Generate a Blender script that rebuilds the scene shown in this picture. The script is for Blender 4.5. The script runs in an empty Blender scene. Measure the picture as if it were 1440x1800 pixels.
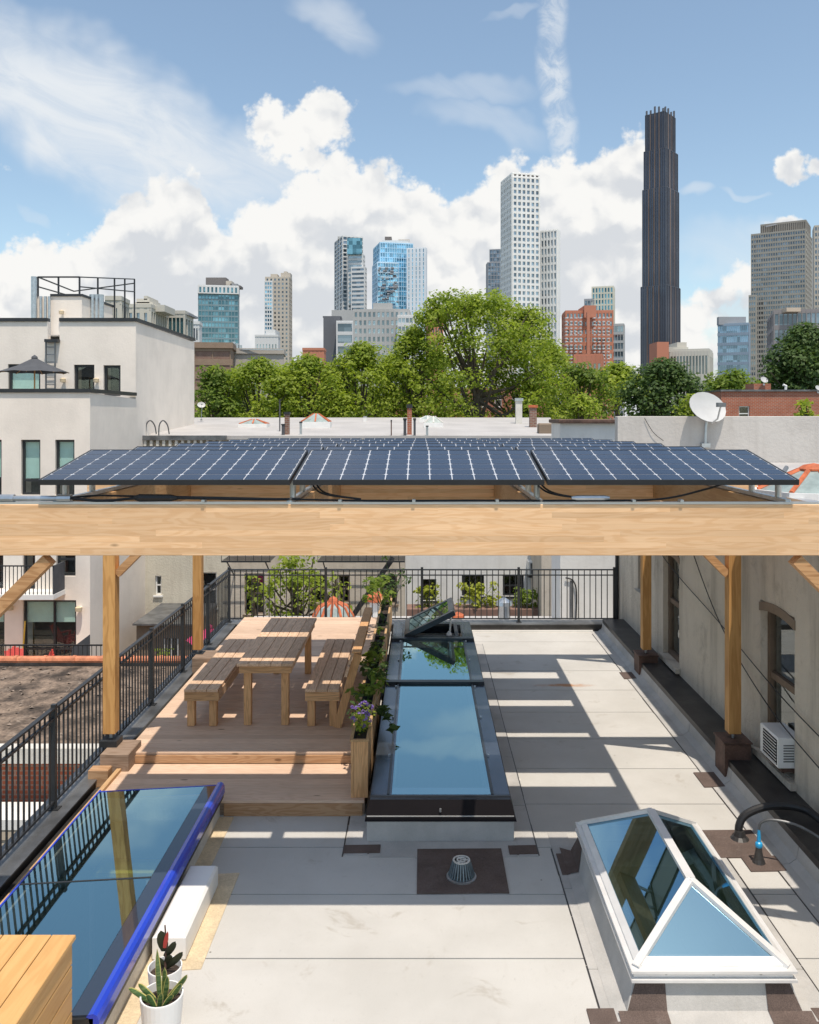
import bpy, math, random
import numpy as np
from mathutils import Vector, Matrix
R = math.radians
random.seed(7); rng = np.random.default_rng(7)
S = bpy.context.scene
C = S.collection

# ---------------------------------------------------------------- camera
F, VX, VY, H = 1500.0, 742.0, 733.0, 4.15      # focal length (px of the 1440x1800 photo), vanishing point, eye height over the roof
cam = bpy.data.cameras.new('camera'); camo = bpy.data.objects.new('camera', cam); C.objects.link(camo)
camo.location = (0, 0, H); camo.rotation_euler = (R(90), 0, 0)
cam.sensor_fit = 'AUTO'; cam.sensor_width = 36; cam.lens = 36*F/1800
cam.shift_x = (720-VX)/1800; cam.shift_y = -(900-VY)/1800
cam.clip_start = .1; cam.clip_end = 12000
S.camera = camo

# ---------------------------------------------------------------- sun, sky, exposure
SUNV = Vector((.136, -.32, 1)).normalized()
sl = bpy.data.lights.new('sun', 'SUN'); sl.energy = 4.35; sl.angle = R(.5); sl.color = (1, .905, .79)
so = bpy.data.objects.new('sun', sl); C.objects.link(so)
so.rotation_euler = SUNV.to_track_quat('Z', 'Y').to_euler()
S.view_settings.view_transform = 'Standard'; S.view_settings.look = 'None'
S.view_settings.exposure = 0.0; S.view_settings.gamma = 1; S.view_settings.use_curve_mapping = False

class NT:
    """tiny node-tree helper"""
    def __init__(s, tree): s.t = tree; s.n = tree.nodes; s.l = tree.links
    def new(s, typ, **kw):
        n = s.n.new(typ)
        for k, v in kw.items(): setattr(n, k, v)
        return n
    def put(s, sock, v):
        if isinstance(v, bpy.types.NodeSocket): s.l.new(v, sock)
        elif v is not None: sock.default_value = v
    def math(s, op, a, b=None, c=None, clamp=False):
        n = s.new('ShaderNodeMath', operation=op, use_clamp=clamp)
        s.put(n.inputs[0], a)
        if b is not None: s.put(n.inputs[1], b)
        if c is not None: s.put(n.inputs[2], c)
        return n.outputs[0]
    def mixc(s, f, a, b, bt='MIX'):
        n = s.new('ShaderNodeMix', data_type='RGBA', blend_type=bt)
        s.put(n.inputs[0], f); s.put(n.inputs[6], a if not isinstance(a, tuple) else (*a[:3], 1)); s.put(n.inputs[7], b if not isinstance(b, tuple) else (*b[:3], 1))
        return n.outputs[2]
    def noise(s, vec, scale, detail=3, rough=.5, dist=0, out=0, dim='3D'):
        n = s.new('ShaderNodeTexNoise', noise_dimensions=dim)
        if vec is not None: s.put(n.inputs['Vector'], vec)
        n.inputs['Scale'].default_value = scale; n.inputs['Detail'].default_value = detail
        n.inputs['Roughness'].default_value = rough; n.inputs['Distortion'].default_value = dist
        return n.outputs[out]
    def ramp(s, f, lo, hi, a=0., b=1.):
        n = s.new('ShaderNodeMapRange', interpolation_type='SMOOTHSTEP'); s.put(n.inputs[0], f)
        n.inputs[1].default_value = lo; n.inputs[2].default_value = hi; n.inputs[3].default_value = a; n.inputs[4].default_value = b
        return n.outputs[0]
    def comb(s, x, y, z):
        n = s.new('ShaderNodeCombineXYZ'); s.put(n.inputs[0], x); s.put(n.inputs[1], y); s.put(n.inputs[2], z); return n.outputs[0]
    def sep(s, v):
        n = s.new('ShaderNodeSeparateXYZ'); s.put(n.inputs[0], v); return n.outputs
    def vmath(s, op, a, b):
        n = s.new('ShaderNodeVectorMath', operation=op); s.put(n.inputs[0], a); s.put(n.inputs[1], b); return n.outputs[0]

def make_world():
    w = bpy.data.worlds.new('World'); S.world = w; w.use_nodes = True
    w.node_tree.nodes.clear(); k = NT(w.node_tree)
    sky = k.new('ShaderNodeTexSky', sky_type='NISHITA', sun_disc=False)
    sky.sun_elevation = math.asin(SUNV.z); sky.sun_rotation = math.atan2(SUNV.x, SUNV.y)
    sky.altitude = 0; sky.air_density = 1.0; sky.dust_density = .8; sky.ozone_density = 1.0
    base = k.mixc(1.0, sky.outputs[0], (1.22, 1.22, 1.12), 'MULTIPLY')
    base = k.mixc(.06, base, (4.8, 5.6, 6.2))
    d = k.sep(k.new('ShaderNodeTexCoord').outputs['Generated'])
    y = k.math('MAXIMUM', d[1], .02)
    u = k.math('DIVIDE', d[0], y); v = k.math('DIVIDE', d[2], y)       # heading and slope of the ray, north being +Y
    front = k.ramp(d[1], .25, .5)
    P = k.comb(u, v, 0.)
    # ---- cumulus bank: outline as a curve over the heading, plus single heads
    def U(px): return (px-VX)/F
    def V(py): return (VY-py)/F
    warp = k.new('ShaderNodeTexNoise', noise_dimensions='2D'); k.put(warp.inputs['Vector'], P)
    warp.inputs['Scale'].default_value = 16; warp.inputs['Detail'].default_value = 5; warp.inputs['Roughness'].default_value = .6
    wv = k.vmath('SUBTRACT', warp.outputs[1], (.5, .5, .5))
    wn = k.new('ShaderNodeVectorMath', operation='MULTIPLY_ADD'); k.put(wn.inputs[0], wv); wn.inputs[1].default_value = (.032, .032, 0); k.put(wn.inputs[2], P)
    PW = wn.outputs[0]; pw = k.sep(PW)
    pts = [(-300,470),(-60,430),(20,418),(80,404),(150,398),(172,372),(205,335),(250,322),(285,300),(325,290),(352,305),(366,345),(384,368),(410,362),(450,342),(485,325),(520,300),(560,268),(600,250),(625,262),(670,272),(720,290),(765,318),(800,325),(840,300),(872,272),(905,262),(938,280),(965,262),(1000,256),(1038,272),(1062,240),(1100,222),(1128,214),(1145,250),(1160,330),(1178,470),(1200,505),(1240,495),(1272,462),(1305,438),(1340,425),(1352,392),(1385,380),(1420,388),(1440,410),(1480,440),(1700,470)]
    fc = k.new('ShaderNodeFloatCurve'); cv = fc.mapping.curves[0]
    xs = [(p[0]+300)/2000 for p in pts]; ys = [(VY-p[1])/600 for p in pts]
    cv.points[0].location = (xs[0], ys[0]); cv.points[1].location = (xs[-1], ys[-1])
    for a, b in zip(xs[1:-1], ys[1:-1]): cv.points.new(a, b)
    fc.mapping.update()
    k.put(fc.inputs['Value'], k.math('MULTIPLY_ADD', pw[0], F/2000, (VX+300)/2000))
    top = k.math('MULTIPLY', fc.outputs[0], 600/F)
    dens = k.math('SUBTRACT', top, pw[1])
    def blob(px, py, rx, ry, amp=.05, pu=pw):
        a = k.math('DIVIDE', k.math('SUBTRACT', pu[0], U(px)), rx/F); b = k.math('DIVIDE', k.math('SUBTRACT', pu[1], V(py)), ry/F)
        r = k.math('SQRT', k.math('ADD', k.math('MULTIPLY', a, a), k.math('MULTIPLY', b, b)))
        return k.math('MULTIPLY', k.math('SUBTRACT', 1., r), amp)
    for b in [(472,212,62,50),(530,235,105,75),(573,192,55,62),(608,190,24,30,.02),(540,285,60,30),(1398,300,38,34),(1440,290,30,26),(1380,400,50,24),(-10,285,26,20,.02)]:
        dens = k.math('MAXIMUM', dens, blob(*b))
    vor = k.new('ShaderNodeTexVoronoi', voronoi_dimensions='2D', feature='F1'); k.put(vor.inputs['Vector'], P)
    vor.inputs['Scale'].default_value = 26; vor.inputs['Detail'].default_value = 3; vor.inputs['Roughness'].default_value = .55
    puff = k.math('SUBTRACT', .42, vor.outputs['Distance'])
    fine = k.math('SUBTRACT', k.noise(P, 60, 4, .65, dim='2D'), .5)
    dens2 = k.math('ADD', k.math('ADD', dens, k.math('MULTIPLY', puff, .022)), k.math('MULTIPLY', fine, .022))
    cum = k.ramp(dens2, -.004, .013)
    # thinner, broken cloud to the right of the dark tower
    hole = k.math('MULTIPLY', k.ramp(u, U(1150), U(1185)), k.ramp(u, U(1345), U(1300)))
    broken = k.ramp(k.noise(PW, 14, 4, .6, dim='2D'), .29, .52)
    cum = k.math('MULTIPLY', cum, k.math('SUBTRACT', 1., k.math('MULTIPLY', hole, k.math('SUBTRACT', 1., k.math('MAXIMUM', broken, .45)))))
    cum = k.math('MULTIPLY', cum, front)
    # billow relief: difference of the density field between two neighbouring directions (sunward = up and right)
    def field(off):
        p2 = k.vmath('ADD', PW, off)
        a = k.noise(p2, 7, 5, .55, dim='2D')
        vv = k.new('ShaderNodeTexVoronoi', voronoi_dimensions='2D', feature='F1'); k.put(vv.inputs['Vector'], p2)
        vv.inputs['Scale'].default_value = 15; vv.inputs['Detail'].default_value = 2; vv.inputs['Roughness'].default_value = .5
        return k.math('SUBTRACT', a, k.math('MULTIPLY', vv.outputs['Distance'], .45))
    rel = k.math('SUBTRACT', field((0, 0, 0)), field((.006, .017, 0)))
    edge = k.ramp(dens, .0, .11, 1., 0.)
    low = k.ramp(k.noise(P, 5.5, 2, .5, dim='2D'), .35, .68)
    shade = k.math('ADD', k.math('MULTIPLY', rel, 1.5), k.math('MULTIPLY', edge, .42))
    shade = k.math('SUBTRACT', shade, k.math('MULTIPLY', low, .30))
    shade = k.ramp(shade, -.32, .26)
    ccol = k.mixc(shade, (4.6, 4.78, 5.02), (6.35, 6.3, 6.15))
    # ---- cirrus: streaks that lie in known directions, and generic wisps over the rest of the sky
    wob = k.math('MULTIPLY', k.math('SUBTRACT', k.noise(P, 5, 4, .6, dim='2D'), .5), .12)
    def streaks(deg, sc):
        a = R(deg); p = k.math('ADD', k.math('MULTIPLY', u, math.cos(a)), k.math('MULTIPLY', v, math.sin(a))); q = k.math('ADD', k.math('MULTIPLY', u, -math.sin(a)), k.math('MULTIPLY', v, math.cos(a)))
        return k.ramp(k.noise(k.comb(k.math('MULTIPLY', p, 8*sc), k.math('MULTIPLY', q, 26*sc), 0.), 1., 6, .62, .5, dim='2D'), .2, .7, .55, 1.)
    stA, stB = streaks(-22, 1.), k.ramp(k.noise(P, 34, 6, .68, .4, dim='2D'), .3, .68, .15, 1.)
    def rot(px, py, deg, sx, sy, sc=1.):
        a = R(deg); cu = k.math('SUBTRACT', u, U(px)); cw = k.math('SUBTRACT', v, V(py))
        p = k.math('ADD', k.math('MULTIPLY', cu, math.cos(a)), k.math('MULTIPLY', cw, math.sin(a)))
        q = k.math('ADD', k.math('MULTIPLY', cu, -math.sin(a)), k.math('MULTIPLY', cw, math.cos(a)))
        wb = k.math('MULTIPLY', wob, .2 if sc > 1 else 1.); pp = k.math('DIVIDE', k.math('ADD', p, wb), sx/F); qq = k.math('DIVIDE', k.math('ADD', q, wb), sy/F)
        r = k.math('ADD', k.math('MULTIPLY', pp, pp), k.math('MULTIPLY', qq, qq))
        return k.math('MULTIPLY', k.ramp(r, 1.15, .05), stB if sc > 1 else stA)
    ci = None
    for args, amp in [((170,205,-23,470,135), 1.), ((330,300,-22,280,70), .6), ((20,90,-35,260,80), .5), ((590,40,-12,110,55), .50), ((800,170,-10,120,32), .34), ((830,230,-18,130,40), .34),
                      ((966,30,-88,100,30,2.), .6), ((968,130,-86,100,34,2.), .75), ((984,220,-82,80,34,2.), .7), ((880,60,15,60,12), .25), ((1290,430,10,130,60), .42), ((1220,345,25,40,18), .55), ((1320,325,8,60,9), .4), ((60,380,-30,40,14), .3), ((200,250,-20,300,120), .25)]:
        q = k.math('MULTIPLY', rot(*args), amp)
        ci = q if ci is None else k.math('MAXIMUM', ci, q)
    ci = k.math('MULTIPLY', ci, front)
    dz = k.math('ADD', k.math('ABSOLUTE', d[2]), .25)
    gp = k.comb(k.math('DIVIDE', d[0], dz), k.math('DIVIDE', k.math('MULTIPLY', d[1], 1.6), dz), 0.)
    gen = k.math('MULTIPLY', k.ramp(k.noise(gp, 1.3, 5, .6, .6, dim='2D'), .5, .78), .7)
    gen = k.math('MULTIPLY', gen, k.math('SUBTRACT', 1., k.math('MULTIPLY', front, k.ramp(v, .62, .5))))
    ci = k.math('MAXIMUM', ci, gen)
    col = k.mixc(ci, base, (5.3, 5.6, 5.9))
    # low bright haze near the horizon belongs to the sky as a whole
    col = k.mixc(cum, col, ccol)
    bg = k.new('ShaderNodeBackground'); k.put(bg.inputs[0], col); bg.inputs[1].default_value = .15
    out = k.new('ShaderNodeOutputWorld'); k.l.new(bg.outputs[0], out.inputs[0])
    w.cycles.sampling_method = 'MANUAL'; w.cycles.sample_map_resolution = 512
make_world()

# ---------------------------------------------------------------- helpers
def X(px, Y): return (px-VX)*Y/F          # where a sight line crosses a distance Y
def Z(py, Y): return H-(py-VY)*Y/F

class MB:
    def __init__(s): s.v = []; s.f = []
    def quad(s, a, b, c, d):
        n = len(s.v); s.v += [tuple(a), tuple(b), tuple(c), tuple(d)]; s.f.append((n, n+1, n+2, n+3)); return s
    def tri(s, a, b, c):
        n = len(s.v); s.v += [tuple(a), tuple(b), tuple(c)]; s.f.append((n, n+1, n+2)); return s
    def hexa(s, p):
        n = len(s.v); s.v += [tuple(q) for q in p]
        s.f += [(n, n+3, n+2, n+1), (n+4, n+5, n+6, n+7), (n, n+1, n+5, n+4), (n+1, n+2, n+6, n+5), (n+2, n+3, n+7, n+6), (n+3, n, n+4, n+7)]; return s
    def box(s, x0, x1, y0, y1, z0, z1, bev=0):
        if bev:
            b = bev
            rings = [(z0, b), (z0+b, 0), (z1-b, 0), (z1, b)]; n = len(s.v)
            for z, i in rings: s.v += [(x0+i, y0+i, z), (x1-i, y0+i, z), (x1-i, y1-i, z), (x0+i, y1-i, z)]
            s.f.append((n, n+3, n+2, n+1)); s.f.append((n+12, n+13, n+14, n+15))
            for r in range(3):
                for j in range(4): s.f.append((n+4*r+j, n+4*r+(j+1) % 4, n+4*r+4+(j+1) % 4, n+4*r+4+j))
            return s
        return s.hexa([(x0, y0, z0), (x1, y0, z0), (x1, y1, z0), (x0, y1, z0), (x0, y0, z1), (x1, y0, z1), (x1, y1, z1), (x0, y1, z1)])
    def frus(s, a, z0, b, z1):
        """a, b = (x0,x1,y0,y1) at z0 and z1"""
        return s.hexa([(a[0], a[2], z0), (a[1], a[2], z0), (a[1], a[3], z0), (a[0], a[3], z0), (b[0], b[2], z1), (b[1], b[2], z1), (b[1], b[3], z1), (b[0], b[3], z1)])
    def ring(s, o, i, z0, z1):
        """hollow rectangular curb, o and i = (x0,x1,y0,y1)"""
        s.box(o[0], o[1], o[2], i[2], z0, z1); s.box(o[0], o[1], i[3], o[3], z0, z1)
        s.box(o[0], i[0], i[2], i[3], z0, z1); s.box(i[1], o[1], i[2], i[3], z0, z1); return s
    def bar(s, p, q, w, h, up=(0, 0, 1)):
        p = Vector(p); q = Vector(q); d = (q-p).normalized(); upv = Vector(up)
        if abs(d.dot(upv)) > .99: upv = Vector((0, 1, 0))
        r = d.cross(upv).normalized()*w/2; t = r.cross(d).normalized()*h/2
        return s.hexa([p-r-t, p+r-t, p+r+t, p-r+t, q-r-t, q+r-t, q+r+t, q-r+t])
    def tube(s, pts, r, n=8, caps=True):
        pts = [Vector(p) for p in pts]; rr = r if isinstance(r, (list, tuple)) else [r]*len(pts); base = len(s.v)
        ref = Vector((0, 0, 1))
        for i, p in enumerate(pts):
            d = (pts[min(i+1, len(pts)-1)]-pts[max(i-1, 0)]).normalized()
            if i == 0: ref = Vector((1, 0, 0)) if abs(d.z) > .8 else Vector((0, 0, 1))
            a = d.cross(ref).normalized(); b = a.cross(d).normalized(); ref = b if abs(d.dot(b)) < .9 else ref
            for j in range(n):
                t = 2*math.pi*j/n; s.v.append(tuple(p+(a*math.cos(t)+b*math.sin(t))*rr[i]))
        for i in range(len(pts)-1):
            for j in range(n): s.f.append((base+i*n+j, base+i*n+(j+1) % n, base+(i+1)*n+(j+1) % n, base+(i+1)*n+j))
        if caps: s.f.append(tuple(base+j for j in range(n))[::-1]); s.f.append(tuple(base+(len(pts)-1)*n+j for j in range(n)))
        return s
    def lathe(s, c, prof, n=16, sx=1, sy=1):
        """prof = [(radius, z)] around the vertical through c"""
        base = len(s.v)
        for r, z in prof:
            for j in range(n):
                t = 2*math.pi*j/n; s.v.append((c[0]+r*sx*math.cos(t), c[1]+r*sy*math.sin(t), c[2]+z))
        for i in range(len(prof)-1):
            for j in range(n): s.f.append((base+i*n+j, base+i*n+(j+1) % n, base+(i+1)*n+(j+1) % n, base+(i+1)*n+j))
        if prof[0][0] > .001: s.f.append(tuple(base+j for j in range(n))[::-1])
        if prof[-1][0] > .001: s.f.append(tuple(base+(len(prof)-1)*n+j for j in range(n)))
        return s

def mesh(name, mb, m, off=(0, 0, 0), smooth=False):
    me = bpy.data.meshes.new(name)
    me.from_pydata([(v[0]-off[0], v[1]-off[1], v[2]-off[2]) for v in mb.v], [], mb.f)
    if m: me.materials.append(m)
    if smooth: me.shade_smooth()
    me.update(); return me
def world_loc(o):
    l = Vector((0, 0, 0))
    while o: l += o.location; o = o.parent
    return l
def part(name, mb, m, parent=None, label=None, smooth=False, kind=None):
    """mesh built in world coordinates, linked under its thing"""
    off = world_loc(parent) if parent else Vector((0, 0, 0))
    o = bpy.data.objects.new(name, mesh(name, mb, m, off, smooth)); C.objects.link(o); o.parent = parent
    if label: o['label'] = label
    if kind: o['kind'] = kind
    return o
def piece(name, me, parent, loc, rot=None):
    """a repeated piece that shares mesh data, at a world place"""
    o = bpy.data.objects.new(name, me); C.objects.link(o); o.parent = parent
    o.location = Vector(loc)-(world_loc(parent) if parent else Vector((0, 0, 0)))
    if rot: o.rotation_euler = rot
    return o
def thing(name, label, cat, loc=(0, 0, 0), group=None):
    o = bpy.data.objects.new(name, None); C.objects.link(o); o.location = loc; o.empty_display_size = .2
    o['label'] = label; o['category'] = cat
    if group: o['group'] = group
    return o
def tag(o, label, cat, group=None):
    o['label'] = label; o['category'] = cat
    if group: o['group'] = group
    return o
def struct(name, mb, m, parent=None):
    o = part(name, mb, m, parent)
    if not parent: o['kind'] = 'structure'
    return o

# ---------------------------------------------------------------- materials
def shader(name, rough=.6, metal=0., spec=.5):
    m = bpy.data.materials.new(name); m.use_nodes = True; k = NT(m.node_tree)
    b = k.n['Principled BSDF']; b.inputs['Roughness'].default_value = rough; b.inputs['Metallic'].default_value = metal
    b.inputs['Specular IOR Level'].default_value = spec
    return m, k, b
def objvec(k, world=False):
    """object coordinates shifted by a random amount per object, so that alike pieces differ"""
    if world:
        return k.new('ShaderNodeNewGeometry').outputs['Position'], None
    tc = k.new('ShaderNodeTexCoord').outputs['Object']; rnd = k.new('ShaderNodeObjectInfo').outputs['Random']
    return k.vmath('ADD', tc, k.comb(k.math('MULTIPLY', rnd, 37.), k.math('MULTIPLY', rnd, 91.), k.math('MULTIPLY', rnd, 53.))), rnd
def bump(k, b, h, strength=.3, dist=.01):
    n = k.new('ShaderNodeBump'); k.put(n.inputs['Height'], h); n.inputs['Strength'].default_value = strength; n.inputs['Distance'].default_value = dist
    k.l.new(n.outputs[0], b.inputs['Normal'])
def plain(name, col, rough=.6, metal=0., var=.12, scale=3., grain=0., gscale=60., spec=.5, bmp=0., stain=None, world=False):
    m, k, b = shader(name, rough, metal, spec); vec, rnd = objvec(k, world)
    n = k.noise(vec, scale, 5, .6); f = k.ramp(n, .3, .7)
    lo = tuple(c*(1-var) for c in col); hi = tuple(min(1, c*(1+var)) for c in col)
    c = k.mixc(f, lo, hi)
    if stain:
        sc, amt, scol = stain
        c = k.mixc(k.ramp(k.noise(vec, sc, 6, .65, .4), .55, .75, 0., amt), c, scol)
    if grain:
        g = k.noise(vec, gscale, 2, .6)
        c = k.mixc(1., c, k.mixc(k.ramp(g, .3, .7), (1-grain,)*3, (1+grain,)*3), 'MULTIPLY')
    k.put(b.inputs['Base Color'], c)
    if bmp: bump(k, b, k.noise(vec, gscale, 3, .6), bmp)
    return m
def wood(name, col, dark, axis='X', rough=.6, grain=1., knots=.5, tint=.18, lam=0., period=16.):
    """axis = direction of the grain in object space; lam = thickness of glued laminations"""
    m, k, b = shader(name, rough, 0, .3); vec, rnd = objvec(k); p = k.sep(vec)
    i = 'XYZ'.index(axis); al = p[i]; o = [p[j] for j in range(3) if j != i]
    seed = k.math('MULTIPLY', rnd, 11.)
    if lam:
        raw = k.sep(k.new('ShaderNodeTexCoord').outputs['Object'])
        lay = k.math('FLOOR', k.math('DIVIDE', raw[2], lam))
        wn = k.new('ShaderNodeTexWhiteNoise', noise_dimensions='1D'); k.put(wn.inputs['W'], k.math('ADD', lay, seed))
        seg = k.math('FLOOR', k.math('ADD', k.math('DIVIDE', al, 1.7), k.math('MULTIPLY', wn.outputs[0], 7.)))
        wn2 = k.new('ShaderNodeTexWhiteNoise', noise_dimensions='2D'); k.put(wn2.inputs['Vector'], k.comb(lay, seg, 0.))
        seed = k.math('MULTIPLY', wn2.outputs[0], 23.)
    v1 = k.comb(k.math('MULTIPLY', al, .9), k.math('ADD', k.math('MULTIPLY', o[0], 7.), seed), k.math('MULTIPLY', o[1], 7.))
    fld = k.noise(v1, 1., 3, .5, .3)
    ringn = k.math('ABSOLUTE', k.math('SINE', k.math('MULTIPLY', fld, period*2.2)))
    fine = k.noise(k.comb(k.math('MULTIPLY', al, 2.), k.math('ADD', k.math('MULTIPLY', o[0], 90.), seed), k.math('MULTIPLY', o[1], 90.)), 1., 3, .6)
    g = k.math('ADD', k.math('MULTIPLY', k.ramp(ringn, .55, 1.), .55*grain), k.math('MULTIPLY', k.ramp(fine, .4, .75), .4*grain), clamp=True)
    c = k.mixc(g, col, dark)
    vo = k.new('ShaderNodeTexVoronoi'); k.put(vo.inputs['Vector'], k.comb(k.math('MULTIPLY', al, 1.5), k.math('ADD', k.math('MULTIPLY', o[0], 4.2), seed), k.math('MULTIPLY', o[1], 4.2))); vo.inputs['Scale'].default_value = 1.
    kn = k.ramp(vo.outputs['Distance'], .085, .04, 0., knots)
    c = k.mixc(kn, c, tuple(x*.35 for x in dark))
    t = wn2.outputs[0] if lam else rnd
    c = k.mixc(1., c, k.mixc(t, (1-tint, 1-tint*1.05, 1-tint*1.15), (1+tint*.5, 1+tint*.45, 1+tint*.35)), 'MULTIPLY')
    big = k.noise(vec, 1.7, 3, .5); c = k.mixc(k.ramp(big, .35, .7, 0., .22), c, tuple(x*.8 for x in dark))
    if lam:
        fr = k.math('FRACT', k.math('DIVIDE', raw[2], lam)); line = k.ramp(k.math('ABSOLUTE', k.math('SUBTRACT', fr, .5)), .475, .5, 0., .35)
        c = k.mixc(line, c, tuple(x*.6 for x in dark))
    k.put(b.inputs['Base Color'], c); bump(k, b, fine, .25, .004)
    return m

M = {}
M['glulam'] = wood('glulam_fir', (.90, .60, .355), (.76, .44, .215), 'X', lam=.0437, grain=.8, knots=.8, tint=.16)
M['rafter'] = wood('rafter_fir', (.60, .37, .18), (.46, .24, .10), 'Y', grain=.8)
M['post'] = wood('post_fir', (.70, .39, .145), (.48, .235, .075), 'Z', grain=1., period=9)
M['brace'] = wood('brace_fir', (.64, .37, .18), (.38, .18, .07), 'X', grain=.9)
M['deck'] = wood('deck_cedar', (.70, .51, .375), (.53, .355, .24), 'X', rough=.7, grain=.6, knots=.8, tint=.14)
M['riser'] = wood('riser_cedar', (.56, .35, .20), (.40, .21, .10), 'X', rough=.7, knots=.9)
M['old'] = wood('weathered_cedar', (.78, .55, .38), (.54, .36, .235), 'Y', rough=.75, knots=.6, tint=.2)
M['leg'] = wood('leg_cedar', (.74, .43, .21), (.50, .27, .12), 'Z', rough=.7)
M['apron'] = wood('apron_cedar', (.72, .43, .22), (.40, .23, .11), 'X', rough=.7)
M['planter'] = wood('planter_cedar', (.58, .38, .20), (.42, .24, .11), 'Y', rough=.7)
M['bench'] = wood('oiled_cedar', (.64, .38, .15), (.54, .29, .10), 'Y', rough=.5, tint=.15, grain=.7, period=9)
M['timber'] = wood('grey_timber', (.34, .25, .19), (.22, .15, .10), 'X', rough=.8)
M['galv'] = plain('galvanized_steel', (.55, .57, .58), .35, .9, .12, 8)
M['alu'] = plain('mill_aluminium', (.72, .72, .71), .32, .85, .05, 5)
M['aluw'] = plain('pale_anodised_aluminium', (.78, .77, .75), .42, .25, .05, 5)
M['alup'] = plain('light_aluminium_paint', (.62, .61, .59), .4, .2, .05, 5)
M['black'] = plain('black_powder_coat', (.025, .027, .03), .45, 0, .15, 5)
M['dark'] = plain('dark_bronze_metal', (.04, .045, .055), .3, .3, .1, 5)
M['flash'] = plain('dark_blue_grey_metal', (.115, .135, .17), .22, .75, .15, 2.5)
M['fascia'] = plain('black_brown_metal', (.011, .009, .010), .6, 0, .1, 2, spec=.1)
M['coping'] = plain('grey_lead_coping', (.16, .165, .17), .4, .5, .35, 2.2)
M['cable'] = plain('black_cable', (.015, .015, .016), .5)
M['white'] = plain('white_paint', (.78, .77, .74), .5, 0, .05)
M['pvc'] = plain('white_plastic', (.80, .80, .79), .3, 0, .03)
M['rust'] = plain('rusty_brown_sheet', (.10, .055, .04), .7, 0, .35, 6, .15, 40)
M['ledge'] = plain('black_bitumen', (.035, .033, .032), .45, 0, .4, 3, .2, 60, stain=(2.5, .6, (.12, .115, .11)))
M['patch'] = plain('brown_membrane_patch', (.125, .093, .08), .85, 0, .15, 4, .22, 140, spec=.2, stain=(7, .35, (.22, .19, .17)))
M['curb'] = plain('cream_coated_curb', (.63, .60, .54), .7, 0, .08, 4, .08, 60, stain=(5, .4, (.42, .36, .28)))
M['tan'] = plain('tan_liquid_flashing', (.62, .50, .33), .7, 0, .12, 5, .1, 80, stain=(6, .5, (.38, .31, .22)))
M['blue'] = plain('cobalt_blue_enamel', (.018, .055, .50), .16, 0, .04, 3, spec=.8)
M['soil'] = plain('dark_soil', (.045, .03, .022), .95, 0, .4, 20, .3, 60)
M['red'] = plain('red_plastic', (.55, .06, .045), .5)
M['orange'] = plain('orange_rust_paint', (.50, .13, .05), .7, 0, .3, 6)
M['terra'] = plain('terracotta', (.60, .22, .11), .7, 0, .25, 5, .1, 30)
M['liner'] = plain('black_liner', (.02, .02, .02), .8)
M['interior'] = plain('interior_plaster', (.42, .45, .44), .8)
M['floor'] = plain('interior_floor_boards', (.10, .12, .11), .5)
M['yellow'] = plain('yellow_green_top', (.80, .78, .14), .5)
M['blind'] = plain('green_grey_blind', (.55, .80, .72), .6, 0, .04)
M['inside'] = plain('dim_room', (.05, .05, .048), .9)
M['umb'] = plain('charcoal_canvas', (.075, .078, .085), .85, 0, .1)
M['magenta'] = plain('magenta_canvas', (.60, .04, .16), .8)
M['rope'] = plain('yellow_handle', (.7, .45, .05), .5)

def membrane():
    m, k, b = shader('pale_granulated_membrane', .9, 0, .15); p, _ = objvec(k, True)
    c = k.mixc(k.ramp(k.noise(p, .9, 4, .6), .3, .7), (.495, .48, .445), (.565, .55, .515))
    c = k.mixc(1., c, k.mixc(k.ramp(k.noise(p, 260, 2, .7), .25, .75), (.80,)*3, (1.16,)*3), 'MULTIPLY')
    c = k.mixc(k.ramp(k.noise(p, 26, 4, .7), .58, .74, 0., .3), c, (.30, .285, .26))
    c = k.mixc(k.ramp(k.noise(p, 1.9, 7, .68, .8), .58, .70, 0., .5), c, (.33, .29, .235))      # dried puddles
    s = k.sep(p)
    run = k.noise(k.comb(k.math('MULTIPLY', s[0], 9.), k.math('MULTIPLY', s[1], .8), 0.), 1., 4, .6)
    c = k.mixc(k.ramp(run, .6, .8, 0., .16), c, (.36, .33, .28))
    a = k.math('MULTIPLY', k.math('SUBTRACT', s[0], 2.2), .9); bb = k.math('MULTIPLY', k.math('SUBTRACT', s[1], 13.2), 5.)
    rr = k.math('ADD', k.math('MULTIPLY', a, a), k.math('MULTIPLY', bb, bb))
    c = k.mixc(k.math('MULTIPLY', k.ramp(rr, .25, .0), k.ramp(k.noise(p, 6, 4), .35, .6, .3, .85)), c, (.45, .20, .07))
    v = k.new('ShaderNodeTexVoronoi'); k.put(v.inputs['Vector'], p); v.inputs['Scale'].default_value = 3.1
    c = k.mixc(k.ramp(v.outputs['Distance'], .035, .02, 0., .75), c, (.12, .10, .08))
    k.put(b.inputs['Base Color'], c); bump(k, b, k.noise(p, 190, 2, .7), .35, .004)
    return m
M['membrane'] = membrane()
def flashmem():
    m, k, b = shader('membrane_flashing', .9, 0, .15); p, _ = objvec(k, True)
    c = k.mixc(k.ramp(k.noise(p, 2.2, 5, .6), .3, .7), (.40, .39, .37), (.50, .485, .46))
    c = k.mixc(1., c, k.mixc(k.ramp(k.noise(p, 260, 2, .7), .25, .75), (.88,)*3, (1.12,)*3), 'MULTIPLY')
    c = k.mixc(k.ramp(k.noise(p, 3.5, 6, .7, .6), .6, .75, 0., .4), c, (.27, .24, .2))
    k.put(b.inputs['Base Color'], c); bump(k, b, k.noise(p, 40, 4, .6), .4, .01); return m
M['flashing'] = flashmem()
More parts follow.
